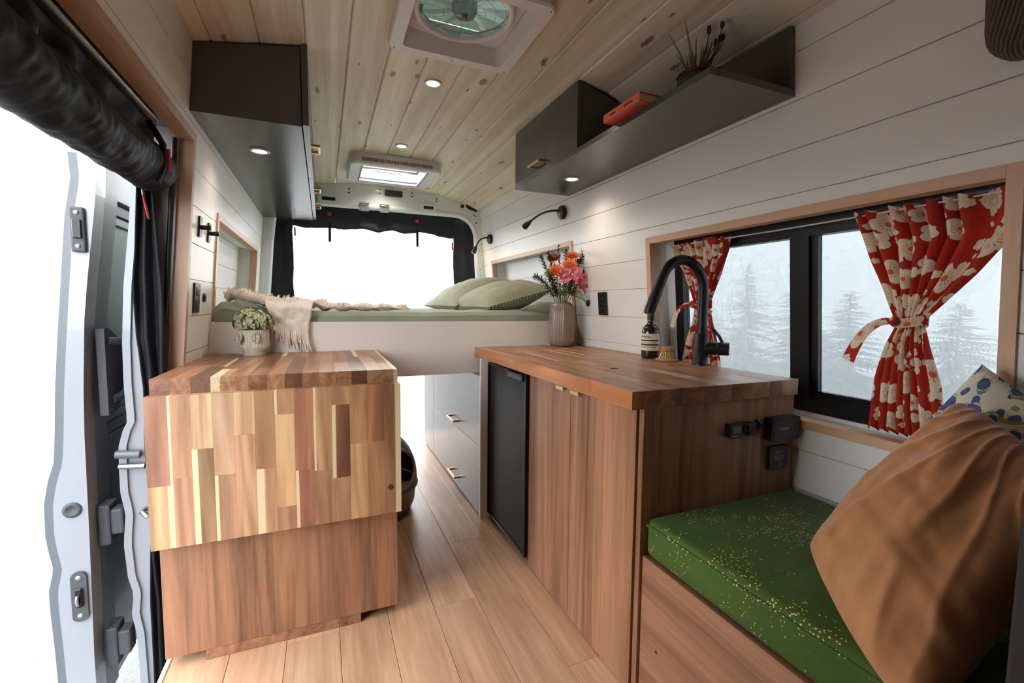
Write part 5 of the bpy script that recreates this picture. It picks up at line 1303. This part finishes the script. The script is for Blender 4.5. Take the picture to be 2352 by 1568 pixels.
obj('latch_jaw', MB().box(-.646, -.628, 1.544, 1.5515, .13, .185, .004), BLACKM, lo); obj('striker', MB().tube([(-.637, 1.54, .14), (-.637, 1.535, .155), (-.637, 1.54, .168)], .004, 8), STEEL, lo)
gp = MB().prism([(1.60, .65), (1.60, .895), (1.625, .898), (1.735, .845), (1.74, .82), (1.735, .71), (1.655, .655)], -.585, -.566, 'yz')
g_ = obj('grip_plate', gp, RUBBER, door)
obj('grip_bar', MB().tube(bez((-.566, 1.62, .86), (-.535, 1.66, .86), (-.535, 1.71, .84), (-.54, 1.725, .80), 8)+bez((-.54, 1.725, .79), (-.54, 1.725, .74), (-.54, 1.70, .70), (-.566, 1.63, .69), 8), .011, 10), RUBBER, g_)
for z0 in (.30, -.07):
    bp = obj('rubber_bumper', MB().box(-.607, -.578, 1.60, 1.66, z0-.03, z0+.09, .006, 2), RUBBER, door); obj('bumper_block', MB().box(-.578, -.548, 1.60, 1.645, z0, z0+.075, .006, 2), RUBBER, bp)
# body pillar
zs = zrange(-.25, 1.36, 70)
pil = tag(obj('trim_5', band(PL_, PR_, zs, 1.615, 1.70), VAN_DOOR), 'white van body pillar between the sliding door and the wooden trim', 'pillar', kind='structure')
obj('pillar_flange', band([(x, z) for x, z in PL_], [(x+.018, z) for x, z in PL_], zs, 1.606, 1.6145), VAN_DOOR, pil)
obj('door_track', MB().tube([(-.556, 1.60, .535), (-.50, 1.60, .53)], .012, 8), VAN_GREY, pil); obj('door_track', MB().tube([(-.55, 1.598, .50), (-.49, 1.598, .495)], .008, 8), STEEL, pil)
obj('striker_bolt', MB().tube([(-.50, 1.614, .36), (-.50, 1.59, .36), (-.485, 1.585, .345)], .007, 8), STEEL, pil)
obj('body_side', MB().hexa([(-.56, 1.70, -.3), (-.50, 1.70, -.3), (-.50, 3.42, -.3), (-.56, 3.42, -.3), (-.52, 1.70, .86), (-.49, 1.70, .86), (-.49, 3.42, .86), (-.52, 3.42, .86)]), VAN_DOOR, pil)
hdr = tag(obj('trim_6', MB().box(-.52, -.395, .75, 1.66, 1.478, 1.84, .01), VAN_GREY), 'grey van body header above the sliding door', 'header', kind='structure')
obj('door_rail', MB().tube([(-.413, .75, 1.468), (-.413, 1.53, 1.468)], .019, 14), plain('bronze_grey_metal', S(112, 104, 98), .28, metal=.7), hdr)
JT = [(xL(z)-.028, z) for z in (1.49, .8, -.25)]
obj('inner_pillar', band([(x-.01, z) for x, z in PR_], JT, zrange(-.25, 1.49, 30), 1.640, 1.6515), plain('taupe_metal', S(120, 112, 106), .4, var=.05), hdr)
obj('rubber_seal', MB().tube([(lin(JT, z)-.012, 1.636, z) for z in zrange(-.25, 1.45, 24)], .006, 8), BLACK, hdr)
# ------------------------------------------------------------------ insect screen of the sliding door
def side_screen():
    t = thing('door_screen', (-.43, .9, 1.26), 'black insect screen rolled up along the sliding door header', 'screen')
    def roll(u, v):
        a = 2*math.pi*u; y = .77+.835*v
        r = .060+.005*vnoise(y*5, math.cos(a)*2, math.sin(a)*2)+.0035*vnoise(y*26, math.cos(a)*3, math.sin(a)*3)+.002*vnoise(y*70, math.cos(a)*2, math.sin(a)*2)
        if v > .95: r *= math.sqrt(max(0, 1-((v-.95)/.05)**2))*.96+.04
        return (-.430+r*math.cos(a), y, 1.335-.012*math.sin(math.pi*min(1, v*1.1))+r*math.sin(a)+.006*vnoise(y*3, 5))
    obj('rolled_screen', MB().grid(roll, 48, 220, closed_u=True), NYLON, t)
    def sheet(u, v):
        y = .77+.80*v; k = math.sin(math.pi*u)
        return (-.418-.012*u+.010*math.sin(y*46+2*vnoise(y*6, 2))*k+.006*vnoise(y*18, u*4), y, 1.458-.085*u)
    obj('gathered_cloth', MB().grid(sheet, 8, 220), NYLON, t)
    CL = [(-0.467, 1.33), (-0.476, 1.206), (-0.491, 1.051), (-0.493, 0.874), (-0.487, 0.814), (-0.481, 0.722), (-0.486, 0.584), (-0.489, 0.251), (-0.491, 0.054), (-0.494, -0.25)]
    CR = [(-0.436, 1.33), (-0.428, 1.137), (-0.424, 0.988), (-0.424, 0.887), (-0.426, 0.772), (-0.430, 0.708), (-0.440, 0.5), (-0.448, 0.222), (-0.450, -0.123), (-0.45, -0.25)]
    def hangf(u, v):
        z = 1.33-1.58*v; a, b2 = lin(CL, z), lin(CR, z)
        return (a+(b2-a)*u, 1.597+.010*math.sin(u*13+2*vnoise(v*6, 1))+.005*vnoise(u*8, v*14), z)
    obj('hanging_cloth', MB().grid(hangf, 24, 110), NYLON, t, solid=.003)
    obj('red_pull', MB().tube([(-.452, 1.57, 1.262), (-.446, 1.565, 1.235), (-.440, 1.562, 1.20)], [.004, .0055, .0045], 8, flat=(1.4, .5)), RED, t)
    obj('zip_pull', MB().tube([(-.455, 1.572, 1.29), (-.453, 1.571, 1.265)], .0025, 6), STEEL, t)
    obj('strap', MB().tube([(-.385, 1.40, 1.415), (-.366, 1.43, 1.37), (-.372, 1.46, 1.32), (-.39, 1.475, 1.285)], .008, 8, flat=(1.3, .4)), BLACK, t)
    obj('red_tab', MB().tube([(-.363, 1.455, 1.365), (-.366, 1.475, 1.335), (-.372, 1.482, 1.315)], .0045, 8, flat=(1.3, .5)), RED, t)
side_screen()
# ------------------------------------------------------------------ misty conifers beyond the window
CON = plain('dark_conifer', S(44, 58, 50), .9, var=.4, vscale=3)
BARK = plain('tree_bark', S(60, 48, 40), .9)
def conifer(x, y, top, r, seed, label):
    zb = -2.6; h = top-zb
    t = thing('conifer_tree', (x, y, zb), label, 'tree', 'misty conifers outside the window')
    obj('trunk', MB().tube([(x, y, zb), (x, y, zb+h*.97)], [h*.018, .02], 8), BARK, t)
    rr = random.Random(seed); mb = MB(); n = 240
    for k in range(n):
        f = (k+rr.random())/n; z = zb+h*(.05+.94*f); R_ = r*(1-f)**.8*(.55+.55*rr.random())+.06; a = rr.random()*6.283
        d = Vector((math.cos(a), math.sin(a), -.05-.25*rr.random()+.3*f)).normalized(); sd = d.cross(Vector((0, 0, 1))).normalized(); m_ = 4+int(R_*5)
        for q in range(m_):
            s = (q+.7)/m_; p = Vector((x, y, z))+d*R_*s-Vector((0, 0, .12*R_*s*s)); L = .10+.20*R_*(1.15-s)
            for sg in (-1, 1): leaf(mb, p, d*.7+sd*sg*(.5+.3*rr.random())+Vector((0, 0, -.25+.2*rr.random())), (0, 0, 1), L, .3*L+.02, .2, seg=2)
    tag(obj('needles', mb, CON, t), kind='stuff')
for i, (x, y, top, r, lb) in enumerate(((17, 14.3, 3.0, 2.3, 'tallest misty conifer in the middle of the far window pane'), (17.6, 12.5, 2.1, 2.0, 'misty conifer just left of the window mullion'), (17, 16.4, 1.4, 2.0, 'misty conifer beside the narrow curtain'),
                                      (16, 9.5, 1.6, 2.0, 'misty conifer between the mullion and the wide curtain'), (17, 11.0, .2, 1.8, 'low misty conifer right behind the window mullion'), (16.5, 6.9, 1.2, 2.1, 'misty conifer right of the wide curtain'), (15, 13.6, -1.2, 2.0, 'lowest misty conifer at the counter edge'))):
    conifer(x, y, top, r, 20+i, lb)
def fog():
    n = NT('fog'); v = n.n('VolumeScatter', {'Color': (1, 1, 1, 1), 'Density': .095, 'Anisotropy': 0.0}); n.t.links.new(v.outputs[0], n.out.inputs['Volume'])
    tag(obj('fog_bank', MB().box(2.6, 23, -4, 26, -7, 9.5), n.m), 'pale fog bank around the conifers outside', 'fog', kind='stuff')
fog()
